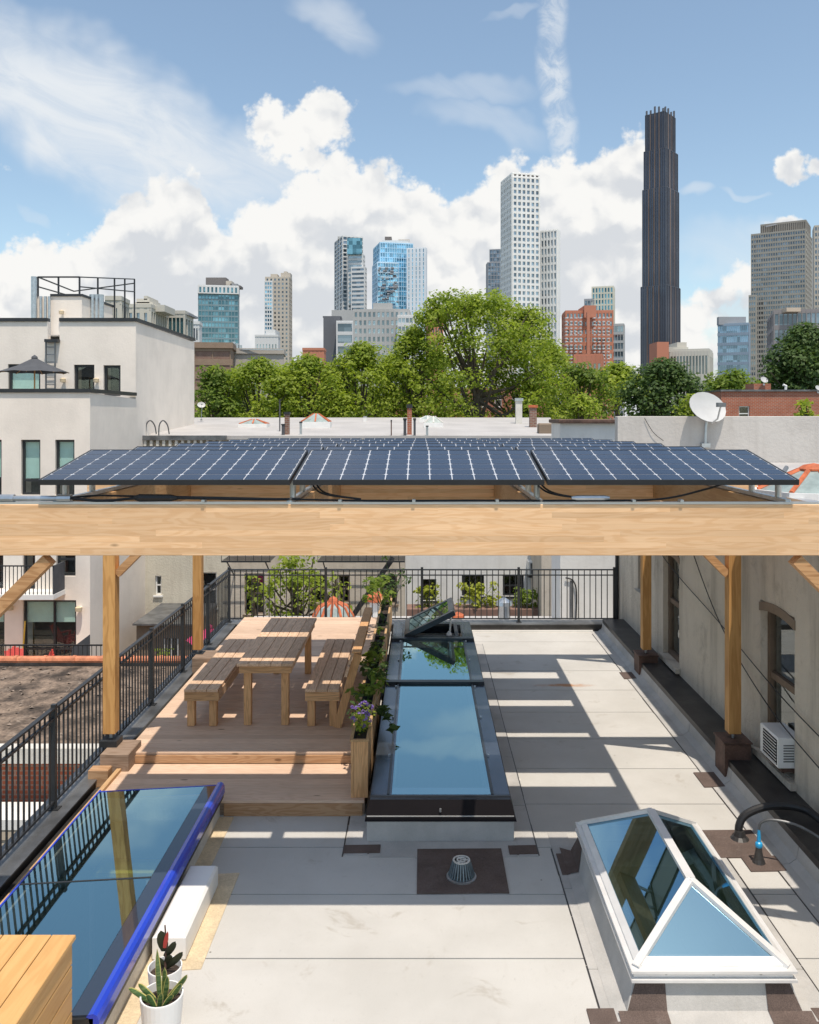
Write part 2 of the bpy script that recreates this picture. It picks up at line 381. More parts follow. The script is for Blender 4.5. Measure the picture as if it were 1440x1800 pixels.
def stucco(name, col, streak=.25, dirt=(.30, .27, .23), coarse=.5):
    m, k, b = shader(name, .9, 0, .2); p, _ = objvec(k, True); s = k.sep(p)
    c = k.mixc(k.ramp(k.noise(p, .7, 5, .6), .3, .7), tuple(x*.93 for x in col), tuple(min(1, x*1.05) for x in col))
    hz = k.math('ADD', s[0], s[1])
    st = k.noise(k.comb(k.math('MULTIPLY', hz, 3.2), 0., k.math('MULTIPLY', s[2], .35)), 1., 6, .65)
    c = k.mixc(k.ramp(st, .44, .74, 0., streak), c, dirt)
    c = k.mixc(k.ramp(k.noise(p, 1.7, 7, .72, .7), .52, .72, 0., streak*.9), c, dirt)
    k.put(b.inputs['Base Color'], c); bump(k, b, k.noise(p, 14, 6, .65), coarse, .03); return m
M['stucco_gray'] = stucco('old_grey_stucco', (.63, .56, .465), .75, (.33, .285, .23), 1.)
M['stucco_cream'] = stucco('cream_stucco', (.85, .77, .68), .08, (.5, .44, .38), .2)
M['parapet_wall'] = stucco('pale_concrete', (.54, .51, .475), .3, (.34, .31, .28), .3)
M['cream_brick'] = stucco('cream_painted_brick', (.60, .56, .46), .35, (.38, .33, .26), .6)
M['tan_wall'] = stucco('tan_wall', (.58, .52, .44), .4, (.32, .27, .22), .4)
M['shed'] = stucco('brown_stucco', (.25, .19, .14), .4, (.14, .1, .08), .5)
M['white_wall'] = stucco('white_wall', (.72, .71, .68), .2, (.45, .42, .38), .2)
M['white_roof'] = plain('white_roof_coating', (.44, .42, .40), .8, 0, .10, .5, .06, 20, world=True, stain=(1.2, .35, (.42, .38, .34)))
M['tar'] = plain('old_tar_roof', (.15, .11, .08), .95, 0, .75, 1.9, .3, 14, world=True, stain=(2.6, .9, (.34, .27, .21)), bmp=.8)
M['ground'] = plain('city_ground', (.16, .16, .14), .95, 0, .3, .02, world=True)
M['yard'] = plain('yard_earth', (.13, .11, .08), .95, 0, .4, .6, world=True)

def brick(name, c1, c2, mortar, scale=1.):
    m, k, b = shader(name, .85, 0, .2); p, _ = objvec(k, True); s = k.sep(p)
    t = k.new('ShaderNodeTexBrick'); k.put(t.inputs['Vector'], k.comb(k.math('ADD', s[0], s[1]), s[2], 0.))
    t.inputs['Color1'].default_value = (*c1, 1); t.inputs['Color2'].default_value = (*c2, 1); t.inputs['Mortar'].default_value = (*mortar, 1)
    t.inputs['Scale'].default_value = scale; t.inputs['Mortar Size'].default_value = .012; t.inputs['Brick Width'].default_value = .21; t.inputs['Row Height'].default_value = .075
    c = k.mixc(k.ramp(k.noise(p, 1.2, 5, .6), .4, .7, 0., .35), t.outputs[0], tuple(x*.6 for x in c1))
    k.put(b.inputs['Base Color'], c); return m
M['brick'] = brick('red_brick', (.46, .135, .07), (.36, .10, .055), (.38, .28, .22))
M['brick2'] = brick('brown_brick', (.26, .13, .09), (.19, .09, .07), (.3, .26, .22))

def glass(name, tint=(.8, .9, .95), refl=.5, base=(.02, .03, .03), trans=0., rough=.015, wav=0., through=(.72, .82, .78), cell=0):
    """coated pane: mirror share rising at grazing angles over a dark or see-through body"""
    m = bpy.data.materials.new(name); m.use_nodes = True; k = NT(m.node_tree); k.n.remove(k.n['Principled BSDF'])
    out = k.n['Material Output']; g = k.new('ShaderNodeBsdfGlossy'); g.inputs[0].default_value = (*tint, 1); g.inputs[1].default_value = rough
    if cell:
        sn = k.new('ShaderNodeVectorMath', operation='SNAP'); k.put(sn.inputs[0], k.new('ShaderNodeNewGeometry').outputs['Position']); sn.inputs[1].default_value = (cell, cell, cell)
        wn = k.new('ShaderNodeTexWhiteNoise', noise_dimensions='3D'); k.put(wn.inputs['Vector'], sn.outputs[0]); cv_ = k.mixc(wn.outputs[0], tuple(x*.55 for x in tint), tuple(min(1, x*1.1) for x in tint)); k.put(g.inputs[0], cv_)
    if wav:
        bp = k.new('ShaderNodeBump'); k.put(bp.inputs['Height'], k.noise(k.new('ShaderNodeNewGeometry').outputs['Position'], 1.1, 1)); bp.inputs['Strength'].default_value = wav; bp.inputs['Distance'].default_value = .02
        k.l.new(bp.outputs[0], g.inputs['Normal'])
    d = k.new('ShaderNodeBsdfDiffuse'); d.inputs[0].default_value = (*base, 1); body = d.outputs[0]
    if cell: k.put(d.inputs[0], k.mixc(k.ramp(wn.outputs[0], .3, .95), base, tuple(min(1, x*3.2+.05) for x in base)))
    if trans:
        t = k.new('ShaderNodeBsdfTransparent'); t.inputs[0].default_value = (*through, 1)
        mx = k.new('ShaderNodeMixShader'); mx.inputs[0].default_value = trans; k.l.new(body, mx.inputs[1]); k.l.new(t.outputs[0], mx.inputs[2]); body = mx.outputs[0]
    lw = k.new('ShaderNodeLayerWeight'); lw.inputs[0].default_value = .35
    f = k.math('MULTIPLY_ADD', lw.outputs['Fresnel'], 1-refl, refl, clamp=True)
    mx = k.new('ShaderNodeMixShader'); k.put(mx.inputs[0], f); k.l.new(body, mx.inputs[1]); k.l.new(g.outputs[0], mx.inputs[2])
    bf = k.new('ShaderNodeNewGeometry').outputs['Backfacing']; tr = k.new('ShaderNodeBsdfTransparent'); m2 = k.new('ShaderNodeMixShader')      # light leaves the pane freely: one reflection per sheet
    k.l.new(bf, m2.inputs[0]); k.l.new(mx.outputs[0], m2.inputs[1]); k.l.new(tr.outputs[0], m2.inputs[2]); k.l.new(m2.outputs[0], out.inputs[0])
    return m
M['skyglass'] = glass('coated_skylight_glass', (.60, .87, .92), .50, (.02, .05, .055), .85, wav=.05, through=(.85, .93, .9))
M['pyrglass'] = glass('tinted_pyramid_glass', (.42, .72, .95), .46, (.02, .035, .02), .35, wav=.05)
M['winglass'] = glass('window_glass', (.85, .92, .95), .08, (.015, .018, .018), .94, through=(.95, .98, .97))
M['cell'] = None
def cellmat():
    m, k, b = shader('silicon_cell', .22, 0, .22); vec, rnd = objvec(k)
    c = k.mixc(rnd, (.014, .022, .048), (.019, .029, .058)); k.put(b.inputs['Base Color'], c)
    b.inputs['Coat Weight'].default_value = .12; b.inputs['Coat Roughness'].default_value = .1
    return m
M['cell'] = cellmat()
M['backsheet'] = plain('white_grid_backsheet', (.55, .57, .60), .3, 0, .03)

def leafmat(name, col, col2, trans=.35, vein=None):
    m, k, b = shader(name, .55, 0, .25)
    n = k.new('ShaderNodeNewGeometry'); rp = n.outputs['Random Per Island'] if 'Random Per Island' in n.outputs else k.new('ShaderNodeObjectInfo').outputs['Random']
    nz = k.noise(n.outputs['Position'], .55, 3); f = k.math('ADD', k.math('MULTIPLY', rp, .6), k.math('MULTIPLY', k.ramp(nz, .35, .65), .4))
    c = k.mixc(f, col, col2); k.put(b.inputs['Base Color'], c)
    t = k.new('ShaderNodeBsdfTranslucent'); k.put(t.inputs[0], k.mixc(1., c, (1.25, 1.35, .7), 'MULTIPLY'))
    mx = k.new('ShaderNodeMixShader'); mx.inputs[0].default_value = trans; k.l.new(b.outputs[0], mx.inputs[1]); k.l.new(t.outputs[0], mx.inputs[2])
    k.l.new(mx.outputs[0], k.n['Material Output'].inputs[0]); return m
M['leaf'] = leafmat('bright_green_leaves', (.15, .22, .028), (.40, .46, .07), .5)
M['leaf_mid'] = leafmat('mid_green_leaves', (.10, .165, .03), (.27, .34, .06), .48)
M['leaf_dark'] = leafmat('dark_green_leaves', (.05, .095, .03), (.11, .17, .05), .35)
M['leaf_yellow'] = leafmat('yellow_green_leaves', (.22, .26, .03), (.38, .40, .05), .4)
M['leaf_rubber'] = leafmat('dark_rubber_leaves', (.03, .035, .022), (.05, .055, .03), .1)
M['petal'] = leafmat('violet_petals', (.20, .12, .45), (.32, .22, .6), .3)
M['bark'] = plain('grey_brown_bark', (.10, .08, .06), .9, 0, .3, 4, .2, 20)

# wall slab with openings -------------------------------------------------
def wall_open(mb, O, u, n, W, z0, z1, ops, depth=.25):
    """front face of a wall with real openings and reveals. O at u=0,z=0; ops=(u0,u1,z0,z1)"""
    O = Vector(O); u = Vector(u); n = Vector(n); up = Vector((0, 0, 1))
    us = sorted({0, W, *[c for o in ops for c in o[:2] if 0 < c < W]}); zs = sorted({z0, z1, *[c for o in ops for c in o[2:4] if z0 < c < z1]})
    P = lambda a, z, d=0: O+u*a+up*z-n*d
    for a, b in zip(us, us[1:]):
        for c, d in zip(zs, zs[1:]):
            mu, mz = (a+b)/2, (c+d)/2
            if any(o[0] < mu < o[1] and o[2] < mz < o[3] for o in ops): continue
            mb.quad(P(a, c), P(b, c), P(b, d), P(a, d))
    for o in ops:
        a, b, c, d = o[:4]
        mb.quad(P(a, c), P(a, c, depth), P(a, d, depth), P(a, d)); mb.quad(P(b, c), P(b, d), P(b, d, depth), P(b, c, depth))
        mb.quad(P(a, c), P(b, c), P(b, c, depth), P(a, c, depth))
        if d < z1: mb.quad(P(a, d), P(a, d, depth), P(b, d, depth), P(b, d))
def obox(mb, O, u, n, u0, u1, z0, z1, d0, d1):
    """box on a wall: d = distance outwards from the wall plane"""
    O = Vector(O); u = Vector(u); n = Vector(n); up = Vector((0, 0, 1)); P = lambda a, z, d: O+u*a+up*z+n*d
    mb.hexa([P(u0, z0, d0), P(u1, z0, d0), P(u1, z0, d1), P(u0, z0, d1), P(u0, z1, d0), P(u1, z1, d0), P(u1, z1, d1), P(u0, z1, d1)])
def window(parent, O, u, n, op, fm, pm, depth=.14, fw=.06, mull=(), bars=(), label=None, sill=None, blind=None, name='window'):
    a, b, c, d = op[:4]; mb = MB()
    obox(mb, O, u, n, a, b, c, c+fw, -depth-.05, -depth+.02); obox(mb, O, u, n, a, b, d-fw, d, -depth-.05, -depth+.02)
    obox(mb, O, u, n, a, a+fw, c+fw, d-fw, -depth-.05, -depth+.02); obox(mb, O, u, n, b-fw, b, c+fw, d-fw, -depth-.05, -depth+.02)
    for x in mull: obox(mb, O, u, n, x-fw/2, x+fw/2, c+fw, d-fw, -depth-.04, -depth+.015)
    for z in bars: obox(mb, O, u, n, a+fw, b-fw, z-fw/2, z+fw/2, -depth-.045, -depth+.012)
    w = part(name, mb, fm, parent, label)
    mb = MB(); obox(mb, O, u, n, a+fw, b-fw, c+fw, d-fw, -depth-.035, -depth-.02); part('pane', mb, pm, w)
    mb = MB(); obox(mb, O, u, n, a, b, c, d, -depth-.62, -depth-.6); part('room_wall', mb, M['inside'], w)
    if blind: mb = MB(); obox(mb, O, u, n, a+fw, b-fw, blind, d-fw, -depth-.09, -depth-.07); part('blind', mb, M['blind'], w)
    if sill: mb = MB(); obox(mb, O, u, n, a-.06, b+.06, c-.07, c-.002, .003, .07); part('sill', mb, sill, w)
    return w

# ================================================================= GROUND AND OWN ROOF
gm = MB(); gm.quad((-6000, -300, -9), (6000, -300, -9), (6000, 9000, -9), (-6000, 9000, -9)); struct('ground', gm, M['ground'])
ym = MB(); ym.box(-22, 4, 17.2, 33, -9, -4.9); struct('back_yard', ym, M['yard'])

HOLES = [(-.30, .68, 8.62, 15.38), (1.62, 2.44, 6.14, 7.90), (-3.28, -2.16, 5.52, 8.78)]
def plate(mb, x0, x1, y0, y1, z0, z1, holes=HOLES):
    xs = sorted({x0, x1, *[c for h in holes for c in h[:2] if x0 < c < x1]}); ys = sorted({y0, y1, *[c for h in holes for c in h[2:] if y0 < c < y1]})
    inh = lambda a, b: any(h[0] < a < h[1] and h[2] < b < h[3] for h in holes)
    for j, (c, d) in enumerate(zip(ys, ys[1:])):
        i = 0
        while i < len(xs)-1:
            if inh((xs[i]+xs[i+1])/2, (c+d)/2): i += 1; continue
            e = i
            while e+1 < len(xs)-1 and not inh((xs[e+1]+xs[e+2])/2, (c+d)/2): e += 1
            mb.box(xs[i], xs[e+1], c, d, z0, z1); i = e+1
    return mb
roof = struct('roof', plate(MB(), -3.9, 3.9, 2, 16.8, -.40, -.012), M['ledge'])
ysh = [2.0, 2.9, 3.83, 4.75, 5.65, 6.54, 7.42, 8.23, 9.15, 10.07, 11.0, 12.0, 12.97, 13.96, 14.9, 15.75, 16.5]
for a, b in zip(ysh, ysh[1:]):
    part('membrane_sheet', plate(MB(), -3.6, 3.3, a+.007, b-.007, -.0115, 0), M['membrane'], roof)
# walls of the house below and the room under the skylights
bm_ = MB(); bm_.box(-3.9, 3.9, 2, 2.2, -9, -.405); bm_.box(-3.9, 3.9, 16.6, 16.8, -9, -.405); bm_.box(-3.9, -3.7, 2.2, 16.6, -9, -.405); bm_.box(3.7, 3.9, 2.2, 16.6, -9, -.405)
part('house_wall', bm_, M['brick2'], roof)
part('room_floor', MB().box(-3.7, 3.7, 2.2, 16.6, -3.3, -3.1), M['floor'], roof)
rm = MB(); rm.box(-1.9, -1.8, 2.3, 16.4, -3.1, -.405); rm.box(1.2, 1.3, 2.3, 16.4, -3.1, -.405); rm.box(-3.6, 3.6, 16.4, 16.5, -3.1, -.405); rm.box(-3.69, -3.61, 2.3, 16.5, -3.1, -.405); rm.box(3.61, 3.69, 2.3, 16.5, -3.1, -.405); part('room_partition', rm, M['interior'], roof)
def flat(name, x0, x1, y0, y1, h, m, skew=0):
    mb = MB().hexa([(x0, y0, .0005), (x1, y0+skew, .0005), (x1, y1, .0005), (x0, y1-skew, .0005), (x0, y0, h), (x1, y0+skew, h), (x1, y1, h), (x0, y1-skew, h)]); return part(name, mb, m, roof)
# flashing strips round the curbs
for a, b in [(8.05, 9.1), (9.11, 10.4), (10.41, 11.7), (11.71, 13.), (13.01, 14.3), (14.31, 15.6)]: flat('flashing_strip', .92, 1.10, a, b, .006, M['flashing'])
for a, b in [(5.3, 6.4), (6.41, 7.5), (7.51, 8.5)]:
    flat('flashing_strip', 1.25, 1.44, a, b, .005, M['flashing']); flat('flashing_strip', 2.62, 2.86, a, b, .005, M['flashing'])
flat('flashing_strip', -.74, -.52, 8.07, 8.9, .006, M['flashing'])
flat('flashing_strip', -.50, .90, 8.03, 8.34, .005, M['flashing'], .015)
for x, a, b in ((1.105, 8.07, 15.6), (1.243, 5.2, 8.2), (2.868, 5.2, 8.2), (3.252, 2.5, 16.3), (-.752, 8.05, 8.86)):
    y = a
    while y < b: flat('seam', x-.006+rng.uniform(-.003, .003), x+.006+rng.uniform(-.003, .003), y, min(b, y+.62), .004, M['ledge']); y += .63
# brown patches
for nm in [(-.045, .76, 7.42, 8.19, .011), (-.75, -.40, 8.10, 8.26, .013), (.83, 1.10, 8.08, 8.25, .013), (1.27, 1.50, 7.72, 8.1, .012),
           (1.15, 1.62, 5.2, 5.98, .012), (2.42, 2.86, 5.3, 5.98, .012), (2.72, 3.30, 8.02, 8.56, .011), (3.0, 3.33, 7.78, 8.05, .012),
           (3.16, 3.4, 9.55, 9.95, .012), (3.2, 3.4, 13.5, 13.85, .012)]:
    flat('membrane_patch', *nm, M['patch'], .01)
flat('pale_sticker', 1.02, 1.13, 9.73, 9.79, .003, M['curb'])
# tan flashing beside the blue skylight
flat('tan_flashing', -2.12, -1.95, 4.6, 8.84, .007, M['tan'], .0); flat('tan_flashing', -1.95, -1.66, 6.38, 7.76, .0065, M['tan'], .03)
# drain patch stain ring handled by patch; parapets
pm = MB()
prof = [(3.26, .004), (3.40, .012), (3.47, .06), (3.50, .225), (3.50, 0), (3.26, 0)]
for a, b in [(2., 5.3), (5.31, 7.9), (7.91, 9.6), (9.61, 11.1), (11.11, 12.6), (12.61, 14.1), (14.11, 15.4), (15.41, 16.5)]:
    mb = MB()
    mb.v = [(x, y, z) for y in (a, b) for x, z in prof]; n = len(prof)
    mb.f = [(j, (j+1) % n, n+(j+1) % n, n+j) for j in range(n)]+[tuple(range(n))[::-1], tuple(range(n, 2*n))]
    part('cant_strip', mb, M['flashing'], roof)
part('parapet_ledge', MB().box(3.49, 3.9, 2, 16.5, 0, .24), M['ledge'], roof)
part('parapet', MB().box(-3.9, 3.9, 16.52, 16.86, -.01, .125), M['ledge'], roof)
part('drip_edge', MB().box(.6, 3.3, 16.47, 16.51, .0, .03), M['white'], roof)
part('coping', MB().box(-3.93, 3.9, 16.50, 16.88, .127, .142), M['coping'], roof)
part('parapet', MB().box(-3.9, -3.62, 2, 16.5, -.01, .12), M['ledge'], roof)
part('coping', MB().box(-3.93, -3.60, 2, 16.48, .122, .137), M['coping'], roof)
part('gutter_edge', MB().box(-3.60, -3.44, 2, 9.6, 0, .05), M['ledge'], roof)
part('edge_board', MB().box(-3.43, -3.38, 2, 9.78, 0, .20), M['planter'], roof)

# ================================================================= SKYLIGHTS
# long dark skylight in the middle
t = thing('skylight', 'long dark framed glass skylight in the middle of the roof, its far pane propped open', 'skylight', (.18, 12, 0))
part('curb', MB().ring((-.54, .90, 8.345, 15.66), HOLES[0], -.01, .25), M['flashing'], t)
mb = MB(); o0, o1 = (-.56, .925, 8.33, 15.72), (-.51, .87, 8.40, 15.60)
i0 = (-.30, .68, 8.60, 15.40)
for q in [((o0[0], o0[2]), (o0[1], o0[2]), (o1[1], o1[2]), (o1[0], o1[2])), ((o0[1], o0[2]), (o0[1], o0[3]), (o1[1], o1[3]), (o1[1], o1[2])),
          ((o0[1], o0[3]), (o0[0], o0[3]), (o1[0], o1[3]), (o1[1], o1[3])), ((o0[0], o0[3]), (o0[0], o0[2]), (o1[0], o1[2]), (o1[0], o1[3]))]:
    mb.quad((*q[0], .20), (*q[1], .20), (*q[2], .385), (*q[3], .385))
apr = part('metal_skirt', mb, M['fascia'], t)
part('screw', MB().lathe((.18, 8.345, .30), [(.012, -.01), (.012, .02), (0, .025)], 8), M['galv'], apr)
part('frame', MB().ring(o1, HOLES[0], .26, .405), M['flash'], t)
part('frame_ridge', MB().box(-.51, .87, 8.395, 8.425, .406, .422), M['dark'], t)
for xx in (-.335, .70): part('rail', MB().box(xx-.012, xx+.012, 8.45, 15.4, .406, .420), M['dark'], t)
for yy in (9.4, 10.6, 11.8, 13.1, 14.2):
    for xx in (-.36, .73): part('clip', MB().box(xx-.012, xx+.012, yy, yy+.03, .4065, .428), M['galv'], t)
for y0, y1 in ((11.94, 12.04), (14.28, 14.40)): part('crossbar', MB().box(-.51, .87, y0, y1, .406, .445), M['dark'], t)
part('pane', MB().box(-.30, .68, 8.45, 11.93, .398, .412), M['skyglass'], t)
part('pane', MB().box(-.30, .68, 12.05, 14.27, .398, .412), M['skyglass'], t)
ha = R(26); hx, hz = -.29, .44; hw = .93
def HP(a, y, b): return (hx+a*math.cos(ha)-b*math.sin(ha), y, hz+a*math.sin(ha)+b*math.cos(ha))
def hbox(a0, a1, y0, y1, b0, b1): return MB().hexa([HP(a0, y0, b0), HP(a1, y0, b0), HP(a1, y1, b0), HP(a0, y1, b0), HP(a0, y0, b1), HP(a1, y0, b1), HP(a1, y1, b1), HP(a0, y1, b1)])
mb = MB()
for q in [(0, hw, 14.42, 14.52), (0, hw, 15.42, 15.52), (0, .09, 14.52, 15.42), (hw-.09, hw, 14.52, 15.42)]:
    mb2 = hbox(*q, -.055, .03); n = len(mb.v); mb.v += mb2.v; mb.f += [tuple(i+n for i in f) for f in mb2.f]
hf = part('hatch', mb, M['dark'], t, 'far section propped open on its left hinge'); part('hatch_pane', hbox(.09, hw-.09, 14.52, 15.42, .0, .02), M['skyglass'], hf)
part('opener', MB().tube([(.46, 14.5, .20), (.48, 14.5, .62), (.50, 14.5, .86)], .016, 8), M['pvc'], t)
part('opener_foot', MB().lathe((.46, 14.5, .40), [(.0, 0), (.045, .01), (.05, .06), (.02, .11)], 10), M['pvc'], t)
part('hatch_rail', MB().ring((-.22, .62, 14.44, 15.36), (-.16, .56, 14.50, 15.30), .40, .44), M['black'], t)

# aluminium ridge skylight on the right
t = thing('skylight', 'aluminium hipped glass skylight with a peaked ridge, front right of the roof', 'skylight', (2.03, 7, 0))
mb = MB(); ho = HOLES[1]
def sloped_ring(mb, a, za, b, zb):
    c = lambda r: [(r[0], r[2]), (r[1], r[2]), (r[1], r[3]), (r[0], r[3])]
    A, B = c(a), c(b)
    for i in range(4): mb.quad((*A[i], za), (*A[(i+1) % 4], za), (*B[(i+1) % 4], zb), (*B[i], zb))
sloped_ring(mb, (1.32, 2.74, 5.82, 8.22), .007, (1.42, 2.64, 5.92, 8.12), .03); sloped_ring(mb, (1.42, 2.64, 5.92, 8.12), .03, (1.49, 2.57, 5.99, 8.05), .235)
sloped_ring(mb, (1.49, 2.57, 5.99, 8.05), .235, ho, .236); sloped_ring(mb, ho, .236, ho, 0)
cu = part('curb', mb, M['flashing'], t)
for x0, x1, xa in ((1.36, 1.70, 1.505), (2.40, 2.70, 2.40)):      # brown corner patches wrap the near corners
    xb = 1.70 if x0 < 2 else 2.555; m2 = MB(); m2.quad((x0, 5.815, .013), (x1, 5.815, .013), (x1, 5.913, .035), (x0, 5.913, .035))
    m2.quad((max(x0, 1.425), 5.913, .035), (min(x1, 2.635), 5.913, .035), (xb, 5.983, .228), (xa, 5.983, .228)); part('corner_patch', m2, M['patch'], cu)
m2 = MB(); m2.quad((1.32, 7.72, .014), (1.413, 7.72, .035), (1.413, 8.1, .035), (1.32, 8.2, .014)); m2.quad((1.413, 7.72, .035), (1.413, 8.11, .035), (1.483, 8.04, .22), (1.483, 7.88, .22)); part('corner_patch', m2, M['patch'], cu)
B = (1.475, 2.585, 5.945, 8.085); zb = .30
part('base_flange', MB().ring((B[0]-.02, B[1]+.02, B[2]-.03, B[3]+.02), ho, .225, .245), M['aluw'], t)
part('base_frame', MB().ring(B, ho, .246, zb-.012), M['aluw'], t)
part('eave_rail', MB().ring((B[0]-.02, B[1]+.02, B[2]-.03, B[3]+.02), (B[0]+.075, B[1]-.075, B[2]+.075, B[3]-.075), zb-.0115, zb+.005), M['aluw'], t)
rz = .645; ra, rb = Vector((2.03, 6.45, rz)), Vector((2.03, 7.58, rz))
cs = [Vector((B[0]+.02, B[2]+.02, zb)), Vector((B[1]-.02, B[2]+.02, zb)), Vector((B[1]-.02, B[3]-.02, zb)), Vector((B[0]+.02, B[3]-.02, zb))]
def glaze(ps, nm='pane'):
    mb = MB(); c = sum(ps, Vector())/len(ps); nrm = (ps[1]-ps[0]).cross(ps[2]-ps[0]).normalized()
    if nrm.z < 0: nrm = -nrm
    up = [p+nrm*.004 for p in ps]; dn = [p-nrm*.008 for p in ps]; n = len(ps); mb.v = [tuple(p) for p in up+dn]
    mb.f = [tuple(range(n)), tuple(range(n, 2*n))[::-1]]+[(i, n+i, n+(i+1) % n, (i+1) % n) for i in range(n)]
    return part(nm, mb, M['pyrglass'], t)
glaze([cs[0], cs[1], ra]); glaze([cs[1], cs[2], rb, ra]); glaze([cs[2], cs[3], rb]); glaze([cs[3], cs[0], ra, rb])
def slopebar(p, q, w, nm):
    part(nm, MB().bar(p+Vector((0, 0, .012)), q+Vector((0, 0, .012)), w, .03), M['aluw'], t)
slopebar(ra, rb, .07, 'ridge_cap')
for i, e in ((0, ra), (1, ra), (2, rb), (3, rb)): slopebar(cs[i], e, .056, 'hip_bar')
def eave(p, q, cen):
    w = (cen-p); e = (q-p).normalized(); w = (w-e*w.dot(e)).normalized()*.055
    mb = MB(); a, b = p+e*.03, q-e*.03
    up = Vector((0, 0, .02)); mb.hexa([a, b, b+w-e*.06, a+w+e*.06, a+up, b+up, b+w-e*.06+up, a+w+e*.06+up]); part('eave_bar', mb, M['aluw'], t)
eave(cs[0], cs[1], ra); eave(cs[1], cs[2], (ra+rb)/2); eave(cs[2], cs[3], rb); eave(cs[3], cs[0], (ra+rb)/2)
for xx in (1.7, 2.03, 2.36): part('screw', MB().box(xx-.008, xx+.008, B[2]-.005, B[2]+.001, .262, .278), M['galv'], t)

# blue edged skylight on the left
t = thing('skylight', 'large flat glass skylight with a glossy cobalt blue rim beside the railing', 'skylight', (-2.7, 7.1, 0))
part('curb', MB().ring((-3.36, -2.10, 5.42, 8.86), HOLES[2], -.01, .22), M['curb'], t)
def lz(x): return .27+(x+3.36)/(1.27)*.07
def lslab(x0, x1, y0, y1, a, b): return MB().hexa([(x0, y0, lz(x0)+a), (x1, y0, lz(x1)+a), (x1, y1, lz(x1)+a), (x0, y1, lz(x0)+a), (x0, y0, lz(x0)+b), (x1, y0, lz(x1)+b), (x1, y1, lz(x1)+b), (x0, y1, lz(x0)+b)])
mb = lslab(-3.36, -3.30, 5.42, 8.86, -.06, -.012)
for q in [(-2.15, -2.09, 5.42, 8.86), (-3.30, -2.15, 8.80, 8.86), (-3.30, -2.15, 5.42, 5.48)]:
    m2 = lslab(*q, -.06, -.012); n = len(mb.v); mb.v += m2.v; mb.f += [tuple(i+n for i in f) for f in m2.f]
part('frame', mb, M['black'], t)
part('pane', lslab(-3.33, -2.25, 7.09, 8.82, -.011, .0), M['skyglass'], t)
part('pane', lslab(-3.33, -2.25, 5.44, 7.07, -.011, .0), M['skyglass'], t)
M['frit'] = plain('black_glass_border', (.03, .04, .06), .04, 0, .02, spec=1.)
part('dark_border', lslab(-2.247, -2.12, 5.44, 8.82, -.011, .001), M['frit'], t)
part('pane_joint', lslab(-3.33, -2.25, 7.071, 7.089, -.011, .003), M['black'], t)
prof = [(-2.135, .335), (-2.12, .352), (-2.09, .358), (-2.065, .345), (-2.052, .315), (-2.05, .25), (-2.07, .235), (-2.10, .235), (-2.12, .33)]
mb = MB(); ys2 = (5.42, 8.87); n = len(prof); mb.v = [(x, y, z) for y in ys2 for x, z in prof]; mb.f = [(j, (j+1) % n, n+(j+1) % n, n+j) for j in range(n)]+[tuple(range(n))[::-1], tuple(range(n, 2*n))]
part('blue_rim', mb, M['blue'], t, smooth=False)
part('blue_rim', lslab(-3.352, -3.335, 5.42, 8.87, -.08, .003), M['blue'], t)
part('blue_rim', lslab(-3.334, -2.13, 8.825, 8.842, -.08, .003), M['blue'], t)
part('kickout_flashing', MB().box(-2.098, -2.06, 5.42, 8.86, .20, .234), M['black'], t)
for x0, x1, y0, y1, z, lab in ((-3.4, -2.72, 8.62, 9.0, -.5, 'broad yellow green board glimpsed through the blue rimmed skylight'), (-3.35, -2.6, 9.35, 9.43, -.45, 'narrow yellow green board deeper below the blue rimmed skylight')):
    o = thing('yellow_board', lab, 'board', ((x0+x1)/2, (y0+y1)/2, -3.1))
    part('board', MB().box(x0, x1, y0, y1, z, z+.04), M['yellow'], o)
    for a in (x0+.03, x1-.07): part('leg', MB().box(a, a+.04, y0+.01, y0+.05, -3.1, z-.001), M['white'], o)
# white block beside it
wb = tag(part('roof_block', MB().box(-2.055, -1.80, 6.50, 7.53, 0, .20, .02), M['white']), 'low white painted block on the roof beside the blue rimmed skylight', 'curb block')

# ================================================================= PERGOLA
YB = [6.25, 9.81, 13.65]; BT, BB = 3.51, 3.135; PX = 3.6
pg = thing('pergola', 'timber pergola of thick glued beams and square posts carrying solar panels', 'pergola', (0, 9.9, 0))
for y in YB: part('beam', MB().box(-3.85, 3.85, y, y+.14, BB, BT, .004), M['glulam'], pg)
for i, y in enumerate(YB):
    for sx in (-1, 1):
        zb_ = (.45, .50, .42)[i]
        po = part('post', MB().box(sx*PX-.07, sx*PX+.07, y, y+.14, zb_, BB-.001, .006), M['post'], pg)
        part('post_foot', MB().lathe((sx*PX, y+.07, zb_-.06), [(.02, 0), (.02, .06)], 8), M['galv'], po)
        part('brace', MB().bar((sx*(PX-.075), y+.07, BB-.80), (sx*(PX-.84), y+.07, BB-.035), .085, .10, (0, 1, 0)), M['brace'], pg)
for x in (-2.70, -.978, .87, 2.70):
    for a, b in ((YB[0]+.142, YB[1]-.002), (YB[1]+.142, YB[2]-.002)):
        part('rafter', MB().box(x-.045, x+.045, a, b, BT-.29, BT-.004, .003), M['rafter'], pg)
    part('mounting_rail', MB().box(x-.02, x+.02, 6.29, 13.75, BT+.001, BT+.032), M['galv'], pg)
part('top_rail', MB().box(-3.85, 3.85, 6.255, 6.30, BT+.001, BT+.016), M['alu'], pg)
cond = part('conduit', MB().tube([(-3.85, 6.28, BT+.04), (-2.95, 6.28, BT+.04), (-2.62, 6.29, BT+.04)], .021, 10), M['galv'], pg)
for x in (-3.05, -2.63): part('coupling', MB().tube([(x-.05, 6.28, BT+.04), (x+.05, 6.28, BT+.04)], .031, 10), M['galv'], cond)
